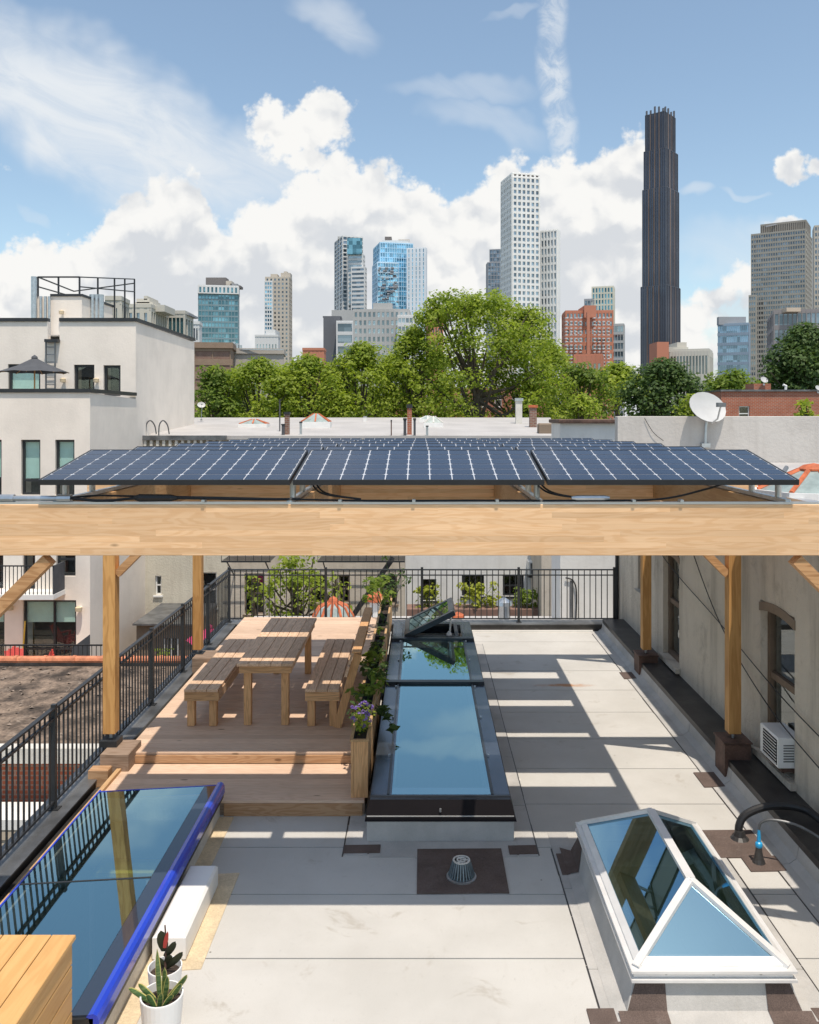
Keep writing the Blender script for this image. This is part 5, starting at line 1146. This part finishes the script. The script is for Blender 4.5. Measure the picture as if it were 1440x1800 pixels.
tree(1290, 648, 110, 130, 'pale distant treetop below the blue glass block', 'leaf_mid', lobes=40, leaf=.4, per=34, cr=(1., 2.), seed=15, ybot=720)
for q, (px, yt, w, lab) in enumerate(((410, 648, 150, 'first in from the cream house'), (505, 640, 160, 'second in from the cream house'), (592, 636, 150, 'under the red roofed block'), (690, 622, 160, 'under the grey apartments'), (965, 600, 160, 'right behind the broad bright tree'), (770, 610, 150, 'half behind the tallest tree'))):
    tree(px, yt, 60+q*.7, w, 'yellow green tree in the back row, '+lab, 'leaf', lobes=60, leaf=.17, per=115, cr=(.5, 1.15), seed=60+q, ybot=790)
tree(1215, 692, 50, 90, 'low bright tree just left of the big dish', 'leaf', lobes=26, leaf=.16, per=130, cr=(.45, .8), seed=16, ybot=760)
tree(1020, 690, 50, 80, 'small bright tree right of the pale chimney', 'leaf', lobes=22, leaf=.16, per=130, cr=(.4, .7), seed=17, ybot=760)
tree(1415, 566, 62, 170, 'big dark round tree at the right edge of the picture', 'leaf_dark', lobes=90, leaf=.2, per=110, cr=(.8, 1.5), seed=18, ybot=740)
tree(1418, 700, 40, 45, 'small light green bush before the brick house at the right', 'leaf', lobes=14, leaf=.2, per=90, cr=(.25, .45), seed=19, ybot=745)
mb_ = None
rs2 = np.random.default_rng(44)
cs = [(rs2.uniform(-90, 95), rs2.uniform(90, 150), rs2.uniform(-7, 7.5)) for _ in range(260)]; o = bpy.data.objects.new('distant_treetops', blobs_to_leaves(cs, [rs2.uniform(1.6, 3.2) for _ in cs], 24, .55, M['leaf_mid'], 'distant_treetops', .8)); C.objects.link(o); o['kind'] = 'stuff'; o['label'] = 'mass of treetops filling the streets beyond'

# ================================================================= SKYLINE
def T(col, rough=.7, name='facade', metal=0.): return plain(name, col, rough, metal, .07, .05, world=True)
def TG(name, tint, refl=.35, base=(.03, .05, .06)): return glass(name, tint, refl, base, rough=.06, cell=3.1)
TGd = TG('dark_tower_glass', (.65, .72, .8), .25, (.035, .045, .055)); TGb = TG('blue_tower_glass', (.55, .85, 1.), .5, (.05, .16, .26)); TGt = TG('teal_tower_glass', (.35, .6, .68), .3, (.04, .10, .12)); TGg = TG('grey_tower_glass', (.7, .78, .82), .35, (.08, .1, .11))
LASTBOX = []; LOWBOX = []
def vol(root, cx_, cy_, w, d, z0, z1, ang, gm, wm, front=(10, 30, .35, .35), side=(4, 30, .35, .35), name='wall', depth=.4, roofm=None, rs=1):
    """a volume with glass core and a grid of piers and floors standing proud; front=(columns, floors, pier share, floor share); ang turns it; rs = side shown (+1 right, -1 left)"""
    a = R(ang); u = Vector((math.cos(a), math.sin(a), 0)); n = Vector((math.sin(a), -math.cos(a), 0)); c = Vector((cx_, cy_, 0))
    def corner(i, j): return c+u*w/2*i-n*d/2*j
    mb = MB(); P = [corner(-1, -1), corner(1, -1), corner(1, 1), corner(-1, 1)]
    P = [Vector((p.x, p.y, 0)) for p in P]; LASTBOX[:] = P; LOWBOX[:] = P if z0 < 0 and root.get('label', '').startswith('very tall') and not LOWBOX else LOWBOX
    zz = Vector((0, 0, 1)); mb.hexa([p+zz*z0 for p in P]+[p+zz*(z1-.02) for p in P]); part('glazing', mb, gm, root)
    mb = MB()
    for (nx, nz, pw, ph), O, uu, nv, W in ((front, P[0], u, n, w), (side, P[1] if rs > 0 else P[3], (-n) if rs > 0 else n, u if rs > 0 else -u, d)):
        if nx == 0: obox(mb, O, uu, nv, 0, W, z0, z1, .01, depth); continue
        bw_ = W/nx*pw if nx else 0
        if pw > 0:
            for i in range(nx+1):
                q = W*i/nx; obox(mb, O, uu, nv, max(-.3, q-bw_/2), min(W+.3, q+bw_/2), z0, z1, .01, depth)
        fl = (z1-z0)/nz
        if ph > 0:
            for j in range(nz+1): q = z0+fl*j; obox(mb, O, uu, nv, -.25, W+.25, q-fl*ph/2 if j else z0, min(z1+.1, q+fl*ph/2), .01, depth*.85)
    part(name, mb, wm, root, kind=None)
    mb = MB(); P2 = [c+u*(w/2+.3)*i-n*(d/2+.3)*j for i, j in ((-1, -1), (1, -1), (1, 1), (-1, 1))]; mb.hexa([Vector((p.x, p.y, z1)) for p in P2]+[Vector((p.x, p.y, z1+.6)) for p in P2]); part('roof', mb, roofm or wm, root)
def TW(x0, x1, y, Y, label, gm, wm, ang=12, split=None, yb=None, name='tower', cat='tower', fr=(10, 30, .35, .35), sd=(4, 30, .35, .35), root=None, depth=.5, rs=None, z0=-9):
    """place a volume by where its outline is seen from the roof"""
    s = F/Y; phi = math.atan2((x0+x1)/2-VX, F); w_all = (x1-x0)/s*math.cos(phi); rs = rs or 1; a = abs(R(ang)); sp = split if split is not None else .22
    w = w_all*(1-sp)/math.cos(a); d = max(4, w_all*sp/max(.05, math.sin(a)))
    xc = X((x0+x1)/2, Y+d*.5); root = root or thing(name, label, cat, (X((x0+x1)/2, Y), Y, -9))
    vol(root, xc, Y+d*.5, w, d, z0 if yb is None else Z(yb, Y), Z(y, Y), (-abs(ang) if rs > 0 else abs(ang))-math.degrees(phi), gm, wm, fr, sd, depth=depth, rs=rs); return root
def top(root, x0, x1, y0, y1, Y, m, dy=6, dd=8, name='plant_room'): return part(name, MB().box(X(x0, Y), X(x1, Y), Y+dy, Y+dy+dd, Z(y1, Y), Z(y0, Y)), m, root)
W0 = T((.82, .81, .78)); W1 = T((.66, .66, .65)); W2 = T((.42, .42, .41)); W3 = T((.50, .45, .38)); W4 = T((.30, .31, .33)); W5 = T((.50, .20, .125), .8, 'tower_brick'); WB = T((.16, .145, .14)); 
# teal slab
t = TW(349, 421, 517, 520, 'teal glass slab tower with a white windowed top band at the left', TGt, T((.20, .29, .32)), 4, .03, fr=(12, 26, .18, .28), sd=(0, 1, 0, 0), depth=.3)
TW(349, 421, 503, 519, '', TGt, W1, 4, .03, yb=516.5, root=t, fr=(10, 1, .5, .3), sd=(0, 1, 0, 0)); top(t, 350, 419, 499, 503.2, 520, WB); top(t, 356, 392, 484, 499, 520, WB, 8); top(t, 392, 402, 490, 499, 520, W3, 8); top(t, 400, 412, 495, 499.5, 520, W4, 8)
# tan tower
t = TW(467, 513, 488, 600, 'slim tan residential tower with a stepped crown', TGd, W3, 10, .12, fr=(6, 38, .55, .5), sd=(3, 38, .4, .3), rs=1); 
t2 = TW(466, 480, 495, 597, '', TGb, W1, 10, .1, root=t, fr=(3, 38, .3, .4), sd=(0, 1, 0, 0)); top(t, 474, 486, 480, 488, 600, W3, 4); top(t, 492, 509, 478, 488, 600, W3, 4); top(t, 497, 503, 475, 479, 600, W3, 5)
# glass tower with white edges
t = TW(588, 638, 416, 700, 'tall glass and white metal tower, left of the blue pair', TGd, W1, 14, .3, fr=(5, 48, .15, .3), sd=(3, 48, .25, .3), rs=-1)
TW(612, 641, 448, 690, '', TGg, W1, 14, .12, root=t, fr=(1, 40, .08, .45), sd=(3, 40, .2, .3), rs=1); TW(618, 644, 470, 686, '', TGd, W1, 14, .12, root=t, fr=(1, 38, .08, .5), sd=(3, 38, .2, .3), rs=1)
top(t, 592, 603, 412, 417, 700, W2, 8); top(t, 610, 636, 418, 446, 685, TGt, 1, 4, 'dark_crown_glass'); top(t, 614, 622, 411, 416, 700, W2, 8)
# blue pair
t = TW(656, 726, 428, 640, 'bright blue glass apartment tower with a scatter of dark balconies', TGb, T((.45, .68, .85)), 12, .18, fr=(14, 40, .22, .15), sd=(4, 40, .3, .3), rs=-1)
TW(655, 700, 462, 625, '', TGb, T((.55, .72, .85)), 12, .2, root=t, fr=(8, 36, .15, .25), sd=(4, 36, .3, .3), rs=-1)
TW(716, 750, 437, 622, '', TGb, T((.70, .74, .78)), 12, .06, root=t, fr=(5, 42, .75, .2), sd=(0, 1, 0, 0), rs=1)
top(t, 672, 720, 421, 428, 640, W1, 3); top(t, 676, 688, 413, 421, 640, WB, 6); top(t, 700, 720, 418, 422, 640, W3, 6); top(t, 726, 744, 434, 437, 622, TGb, 3)
rsb = np.random.default_rng(5); mb = MB()
for _ in range(46):
    a, b = rsb.uniform(664, 697), rsb.uniform(470, 560); mb.box(X(a, 618), X(a+rsb.uniform(3, 8), 618), 617, 622, Z(b+2.2, 618), Z(b, 618))
part('balconies', mb, W4, t, kind='stuff')
# grey blocks in front
CH = T((.13, .135, .15))
t = TW(569, 600, 558, 380, 'plain charcoal block with white balcony bands left of the grey apartments', CH, CH, 6, .04, name='office_block', cat='building', fr=(0, 1, 0, 0), sd=(0, 1, 0, 0)); TW(593, 622, 566, 374, '', TGd, W1, 6, .03, root=t, fr=(1, 11, .1, .3), sd=(0, 1, 0, 0)); top(t, 583, 622, 545, 566, 395, W2, 0)
t = TW(622, 722, 546, 340, 'wide grey apartment block with a rooftop box behind the trees', TGg, W2, 5, .04, name='apartment_block', cat='building', fr=(12, 17, .48, .42), sd=(3, 17, .4, .4)); top(t, 655, 689, 531, 546, 340, W2, 3); TW(700, 733, 556, 336, '', TGg, W1, 8, .2, root=t, fr=(4, 16, .2, .45), sd=(2, 16, .2, .4))
t = TW(751, 778, 545, 300, 'small brick building peeking above the central tree', TGd, W5, 10, .3, name='apartment_block', cat='building', fr=(4, 10, .5, .5), sd=(2, 10, .5, .5), rs=-1)
# dark slim tower and white tower
t = TW(855, 884, 462, 800, 'slim dark grey tower tucked behind the white tower', TGd, W4, 8, .1, fr=(5, 40, .2, .15), sd=(0, 1, 0, 0), rs=-1); TW(861, 886, 439, 806, '', TGd, W4, 8, .1, root=t, fr=(4, 46, .15, .12), sd=(0, 1, 0, 0))
t = TW(881, 948, 312, 520, 'tall white tower with square windows and a lower white wing on its right', TGg, W0, 20, .30, fr=(6, 44, .40, .38), sd=(7, 44, .5, .4), rs=-1, depth=.7)
TW(947, 982, 406, 530, '', TGg, W0, 20, .04, root=t, fr=(6, 25, .45, .28), sd=(0, 1, 0, 0), rs=1, depth=.7); TW(881.5, 947.5, 306, 521, '', WB, W0, 20, .30, yb=318, root=t, fr=(6, 1, .4, .25), sd=(7, 1, .5, .3), rs=-1, depth=.8)
t = TW(866, 905, 540, 330, 'cream apartment building half hidden behind the central tree', TGd, T((.55, .5, .42)), 10, .2, name='apartment_block', cat='building', fr=(5, 14, .5, .5), sd=(3, 14, .5, .5), rs=-1)
# red brick and neighbours
t = TW(1041, 1080, 505, 480, 'cream and green tower rising behind the red brick block', TGt, T((.62, .6, .5)), 5, .05, fr=(7, 26, .42, .25), sd=(0, 1, 0, 0)); TW(1028, 1044, 527, 482, '', TGd, W4, 5, .05, root=t, fr=(3, 20, .3, .3), sd=(0, 1, 0, 0))
t = TW(988, 1077, 548, 360, 'red brick apartment block with rows of pale balconies', TGg, W5, 8, .08, name='apartment_block', cat='building', fr=(13, 17, .42, .45), sd=(2, 17, .6, .5), rs=-1); top(t, 1024, 1045, 539, 560, 362, W5, -4, 14); top(t, 1033, 1038, 548, 640, 352, W5, 1, 2, 'chimney_shaft')
mb = MB()
for r_ in range(15):
    for c_ in range(10):
        if c_ in (4, 5): continue
        q = 996+c_*8.2; mb.box(X(q, 352), X(q+4, 352), 354, 356.5, Z(557+r_*6, 352)-.35, Z(557+r_*6, 352))
part('balconies', mb, W1, t, kind='stuff'); TW(1010, 1060, 625, 320, '', TGg, W5, 5, .05, root=t, fr=(6, 3, .5, .5), sd=(0, 1, 0, 0))
t = TW(1076, 1097, 571, 420, 'small grey blue glass block right of the red brick building', TGg, W2, 5, .05, name='office_block', cat='building', fr=(4, 14, .15, .3), sd=(0, 1, 0, 0))
# dark supertall
TGs = glass('bronze_black_glass', (.42, .46, .55), .14, (.085, .095, .125), rough=.1); TWm = plain('blackened_bronze_fin', (.115, .12, .14), .5, .3, .2, .02, world=True); TWb = plain('copper_bronze_fin', (.24, .17, .14), .45, .4, .2, .02, world=True)
Y = 900; t = thing('tower', 'very tall black and bronze fluted skyscraper tapering in steps', 'tower', (X(1161, Y), Y, -9))
segs_ = ((1126.5, 1196, 502, 0), (1129.5, 1193.5, 330, 4), (1132, 1191.5, 262, 8), (1134.5, 1187, 198, 12))
for q, (x0, x1, y, dY) in enumerate(segs_):
    TW(x0, x1, y, Y+dY, '', TGs, TWm, 24, .36, root=t, fr=(13, 60, .3, 0), sd=(8, 60, .3, 0), rs=1, depth=.8, yb=None if q == 0 else segs_[q-1][2]+3)
    A, B_, C_ = (c.copy() for c in LASTBOX[:3]); z0_ = -9 if q == 0 else Z(segs_[q-1][2], Y); z1_ = Z(y, Y+dY)
    for f in (.24, .48, .70): p = A.lerp(B_, f); part('bronze_fin', MB().box(p.x-.3, p.x+.3, p.y-1.3, p.y+1, z0_, z1_), TWb, t)
    for f in (.3, .62): p = B_.lerp(C_, f); part('bronze_fin', MB().box(p.x-.3, p.x+1.1, p.y-.4, p.y+.4, z0_, z1_), TWb, t)
for yy in (282, 387, 556):
    for f in (.33, .40, .57, .63): p = LASTBOX[0].lerp(LASTBOX[1], f); part('vent_opening', MB().box(p.x-1.4, p.x+1.4, p.y-(1.5 if yy < 300 else 6. if yy < 400 else 10.), p.y+3, Z(yy+3, Y), Z(yy, Y)), WB, t)
cz_ = Z(196, Y+12); P0, P1, P2, P3 = LASTBOX; rc = np.random.default_rng(3)
for A, B_, n_ in ((P0, P1, 5), (P1, P2, 4), (P3, P0, 3)):
    for i in range(n_):
        p = A.lerp(B_, (i+.3)/(n_-.4)); h_ = rc.uniform(2, 7.5); part('crown_fin', MB().box(p.x-.8, p.x+.8, p.y-.8, p.y+1.2, cz_-1, cz_+h_), TWm, t)
# white low building and blue glass, grey office
t = TW(1178, 1252, 617, 240, 'cream old office building with a roof tank below the black tower', TGd, T((.55, .53, .47)), 6, .1, name='office_block', cat='building', fr=(12, 4, .35, .35), sd=(3, 4, .4, .4)); top(t, 1155, 1176, 601, 640, 235, W5, 0); top(t, 1178, 1214, 609, 618, 240, T((.5, .48, .42)), 2); top(t, 1196, 1213, 600, 610, 240, T((.52, .49, .43)), 3)
t = TW(1262, 1318, 570, 450, 'blue glass office block with a dark flat top', TGb if False else TG('steel_blue_glass', (.45, .6, .75), .4, (.06, .10, .16)), T((.25, .32, .40)), 5, .05, name='office_block', cat='building', fr=(14, 12, .12, .3), sd=(0, 1, 0, 0)); top(t, 1266, 1314, 556, 570, 450, W4, 2, 3)
t = TW(1320, 1428, 407, 600, 'massive grey stone office tower with dense window grid at the right', TGd, T((.34, .32, .28)), 8, .12, fr=(22, 42, .3, .42), sd=(5, 42, .4, .4), depth=.6); TW(1337, 1425, 391, 612, '', WB, T((.28, .26, .23)), 8, .10, root=t, yb=410, fr=(24, 1, .5, .2), sd=(5, 1, .4, .2)); top(t, 1352, 1378, 402, 408, 600, W2, 18, 8); TW(1317, 1330, 520, 596, '', TGd, T((.34, .32, .28)), 8, .1, root=t, fr=(3, 26, .3, .42), sd=(0, 1, 0, 0))
part('crane_arm', MB().bar((X(1350, 612), 616, Z(396, 612)), (X(1382, 612), 616, Z(390, 612)), .8, .8), W4, t)
t = TW(1345, 1475, 546, 300, 'glass and brick apartment building low at the right edge', TGd, T((.27, .25, .25)), 6, .12, name='apartment_block', cat='building', fr=(14, 9, .22, .3), sd=(4, 9, .3, .3), rs=-1); top(t, 1385, 1410, 540, 547, 298, T((.55, .45, .35)), 1); part('brick_panel', MB().box(X(1408, 296), X(1475, 296), 296.6, 298, Z(640, 296), Z(552, 296)), W5, t) if False else None
t = TW(1428, 1500, 395, 700, 'beige tower cut off by the right edge of the picture', TGd, W3, 5, .05, fr=(12, 36, .4, .4), sd=(0, 1, 0, 0), rs=-1)
# left cluster
CR = T((.56, .53, .46)); 
t = TW(190, 224, 528, 120, 'pale blocky penthouse left in the distant cream cluster', TGg, CR, 15, .35, name='apartment_block', cat='building', fr=(2, 8, .8, .6), sd=(4, 8, .3, .3), depth=.2)
t = TW(224, 296, 541, 140, 'cream stepped apartment building with rooftop boxes above the cream house', TGd, CR, 18, .45, name='apartment_block', cat='building', fr=(3, 9, .6, .5), sd=(8, 9, .3, .35), depth=.25)
for q in ((228, 262, 528, 545), (233, 256, 522, 530), (246, 252, 517, 524), (262, 283, 533, 545)): top(t, *q, 140, CR, 2, 6)
t = TW(290, 338, 552, 150, 'glassy cream apartment building at the right of the distant cluster', TGt, CR, 15, .3, name='apartment_block', cat='building', fr=(5, 7, .2, .3), sd=(3, 7, .3, .35), depth=.25); top(t, 298, 330, 549, 552.5, 150, W4, 1, 6)
t = TW(337, 352, 570, 170, 'narrow pale building behind the cream house corner', TGd, W1, 8, .1, name='apartment_block', cat='building', fr=(3, 8, .4, .4), sd=(0, 1, 0, 0), depth=.2)
t = TW(450, 492, 592, 260, 'white building with a blue tinted side left of the tan tower', TGg, W1, 8, .1, name='office_block', cat='building', fr=(7, 5, .6, .6), sd=(0, 1, 0, 0), depth=.2); top(t, 465, 482, 578, 593, 260, W1, 2)
t = TW(343, 412, 612, 90, 'brown brick building with horizontal slats above the leftmost tree', M['brick2'], M['timber'], 6, .1, name='row_house', cat='building', fr=(2, 14, .05, .45), sd=(0, 1, 0, 0), depth=.08)
t = TW(404, 500, 622, 95, 'low flat roofed building with a roof terrace behind the left trees', TGd, T((.45, .41, .36)), 4, .05, name='row_house', cat='building', fr=(7, 3, .6, .5), sd=(0, 1, 0, 0), depth=.1); part('terrace_rail', MB().box(X(412, 95), X(500, 95), 94.5, 94.6, Z(616, 95), Z(614.5, 95)), M['galv'], t)
for q in (404, 410, 416): part('flue', MB().tube([(X(q, 95), 97, Z(624, 95)), (X(q, 95), 97, Z(598+(q-404)*.5, 95))], .2, 8), M['galv'], t)
t = TW(534, 572, 616, 200, 'low building with a red roof edge between tan tower and charcoal block', TGd, W5, 6, .1, name='apartment_block', cat='building', fr=(5, 4, .5, .5), sd=(0, 1, 0, 0), depth=.2)
t = TW(946, 972, 684, 70, 'brick house end seen right of the central tree', M['brick'], M['brick'], 4, .05, name='row_house', cat='house', fr=(0, 1, 0, 0), sd=(0, 1, 0, 0), depth=.1)

# ================================================================= FOREGROUND LEFT: BOX AND POTS
t = thing('storage_box', 'oiled cedar plank box at the bottom left corner of the roof', 'storage box', (-2.8, 4.8, 0))
bx1, by1, bz = -2.175, 5.36, .90
for i in range(7): x1 = bx1-i*.153; part('top_plank', MB().box(x1-.147, x1, 3.9, by1, bz-.032, bz, .004), M['bench'], t)
for j in range(6): z1 = bz-.036-j*.145; part('side_plank', MB().box(bx1-.045, bx1-.015, 3.93, by1-.02, z1-.139, z1, .004), M['bench'], t); part('end_plank', MB().box(bx1-1.05, bx1-.046, by1-.05, by1-.022, z1-.139, z1, .004), M['bench'], t)
def pot(x, y, r, h_, label):
    t = thing('plant_pot', label, 'pot', (x, y, 0), 'white plant pots')
    part('pot', MB().lathe((x, y, 0), [(r*.70, 0), (r*.72, .01), (r, h_-.01), (r, h_), (r*.93, h_), (r*.92, h_-.06)], 28), M['pvc'], t, smooth=False)
    part('soil', MB().lathe((x, y, 0), [(r*.90, h_-.075), (r*.90, h_-.05), (0, h_-.04)], 20), M['soil'], t); return t
pot(-1.665, 5.46, .135, .46, 'front white pot holding the variegated snake plant'); pot(-1.765, 5.86, .115, .38, 'rear white pot holding the dark rubber plant')
def blade(mb, base, tip, w, bend=(0, 0, 0), n=5):
    base, tip, bend = Vector(base), Vector(tip), Vector(bend); d = (tip-base).normalized(); s_ = d.cross(Vector((.3, -1, .2))).normalized(); st = len(mb.v)
    for i in range(n+1):
        f = i/n; p = base.lerp(tip, f)+bend*(4*f*(1-f)); ww = w*(math.sin(math.pi*(.18+.82*f))**.7 if f < 1 else 0.02); k_ = d.cross(s_)*.25*ww; mb.v += [tuple(p-s_*ww/2+k_), tuple(p), tuple(p+s_*ww/2+k_)]
    for i in range(n): a = st+i*3; mb.f += [(a, a+1, a+4, a+3), (a+1, a+2, a+5, a+4)]
def snakemat():
    m, k, b = shader('snake_leaf', .4, 0, .4); p, _ = objvec(k, True); s_ = k.sep(p)
    c = k.mixc(k.ramp(k.noise(k.comb(k.math('MULTIPLY', s_[0], 6.), k.math('MULTIPLY', s_[1], 6.), k.math('MULTIPLY', s_[2], 60.)), 1., 3), .42, .6), (.05, .11, .035), (.14, .20, .07)); k.put(b.inputs['Base Color'], c); return m
M['snake'] = snakemat(); M['snake_edge'] = plain('yellow_leaf_edge', (.55, .50, .16), .5)
t = thing('snake_plant', 'snake plant with yellow edged upright leaves in the front white pot', 'plant', (-1.665, 5.46, .41)); bx, by = -1.665, 5.46
for dx, dy, h_, ex in [(a*.8, b, c*.78, d*.72) for a, b, c, d in ((-.01, -.02, .46, -.02), (.03, 0, .22, .04), (-.07, .0, .16, -.16), (-.1, -.02, .14, -.22), (.08, -.01, .17, .14), (.06, .04, .20, .18), (.0, -.07, .14, .03), (.05, -.06, .12, .10), (-.05, -.06, .12, -.07), (.0, .05, .25, .01))]:
    mb = MB(); blade(mb, (bx+dx*.5, by+dy, .40), (bx+dx*.5+ex, by+dy-.02, .41+h_), .028, (ex*.2, 0, .02)); l = part('leaf', mb, M['snake'], t, smooth=True)
    mb = MB(); blade(mb, (bx+dx*.5, by+dy+.004, .40), (bx+dx*.5+ex*1.02, by+dy-.016, .41+h_*1.01), .036, (ex*.2, 0, .02)); part('leaf_edge', mb, M['snake_edge'], l, smooth=True)
t = thing('rubber_plant', 'dark leaved rubber plant with one red new leaf in the rear white pot', 'plant', (-1.765, 5.86, .33)); bx, by = -1.765, 5.86
part('stem', MB().tube([(bx, by, .33), (bx+.01, by, .5), (bx+.0, by, .66)], [.009, .007, .005], 6), M['rust'], t)
for z0, ex, ez, w in ((.30, .13, .16, .05), (.32, -.05, .09, .04), (.38, .08, .15, .05), (.42, -.02, .19, .07), (.33, .05, .10, .045)):
    mb = MB(); blade(mb, (bx, by, z0+.06), (bx+ex, by-.03, z0+ez*.85+.06), w, (ex*.15, -.01, .01)); part('leaf', mb, M['leaf_rubber'], t, smooth=True)
mb = MB(); blade(mb, (bx+.005, by-.03, .52), (bx+.035, by-.05, .65), .03); part('new_leaf', mb, M['red'], t, 'narrow bright red new leaf', smooth=True)
# roof drain
t = thing('roof_drain', 'slotted grey dome of the roof drain on its square brown patch', 'drain', (.355, 7.68, .011)); dc = (.355, 7.68, .011)
part('base_ring', MB().lathe(dc, [(.135, 0), (.135, .012), (.10, .022)], 24), M['galv'], t)
M['drainm'] = plain('grey_cast_iron', (.16, .20, .22), .5, .4, .2, 10)
for j in range(26):
    q = 2*math.pi*j/26; c, s_ = math.cos(q), math.sin(q); part('slot_bar', MB().bar((dc[0]+c*.115, dc[1]+s_*.115, dc[2]+.02), (dc[0]+c*.075, dc[1]+s_*.075, dc[2]+.15), .013, .012, (c, s_, 0)), M['drainm'], t)
part('inner_cone', MB().lathe(dc, [(.095, .02), (.055, .145)], 20), M['cable'], t)
for r1, r2 in ((.078, .062), (.045, .03)): part('top_ring', MB().lathe(dc, [(r1, .148), (r1, .158), (r2, .158), (r2, .148)], 24), M['curb'], t)
for q in range(3): a = q*2.09; part('top_spoke', MB().bar((dc[0], dc[1], dc[2]+.153), (dc[0]+math.cos(a)*.07, dc[1]+math.sin(a)*.07, dc[2]+.153), .012, .008), M['curb'], t)
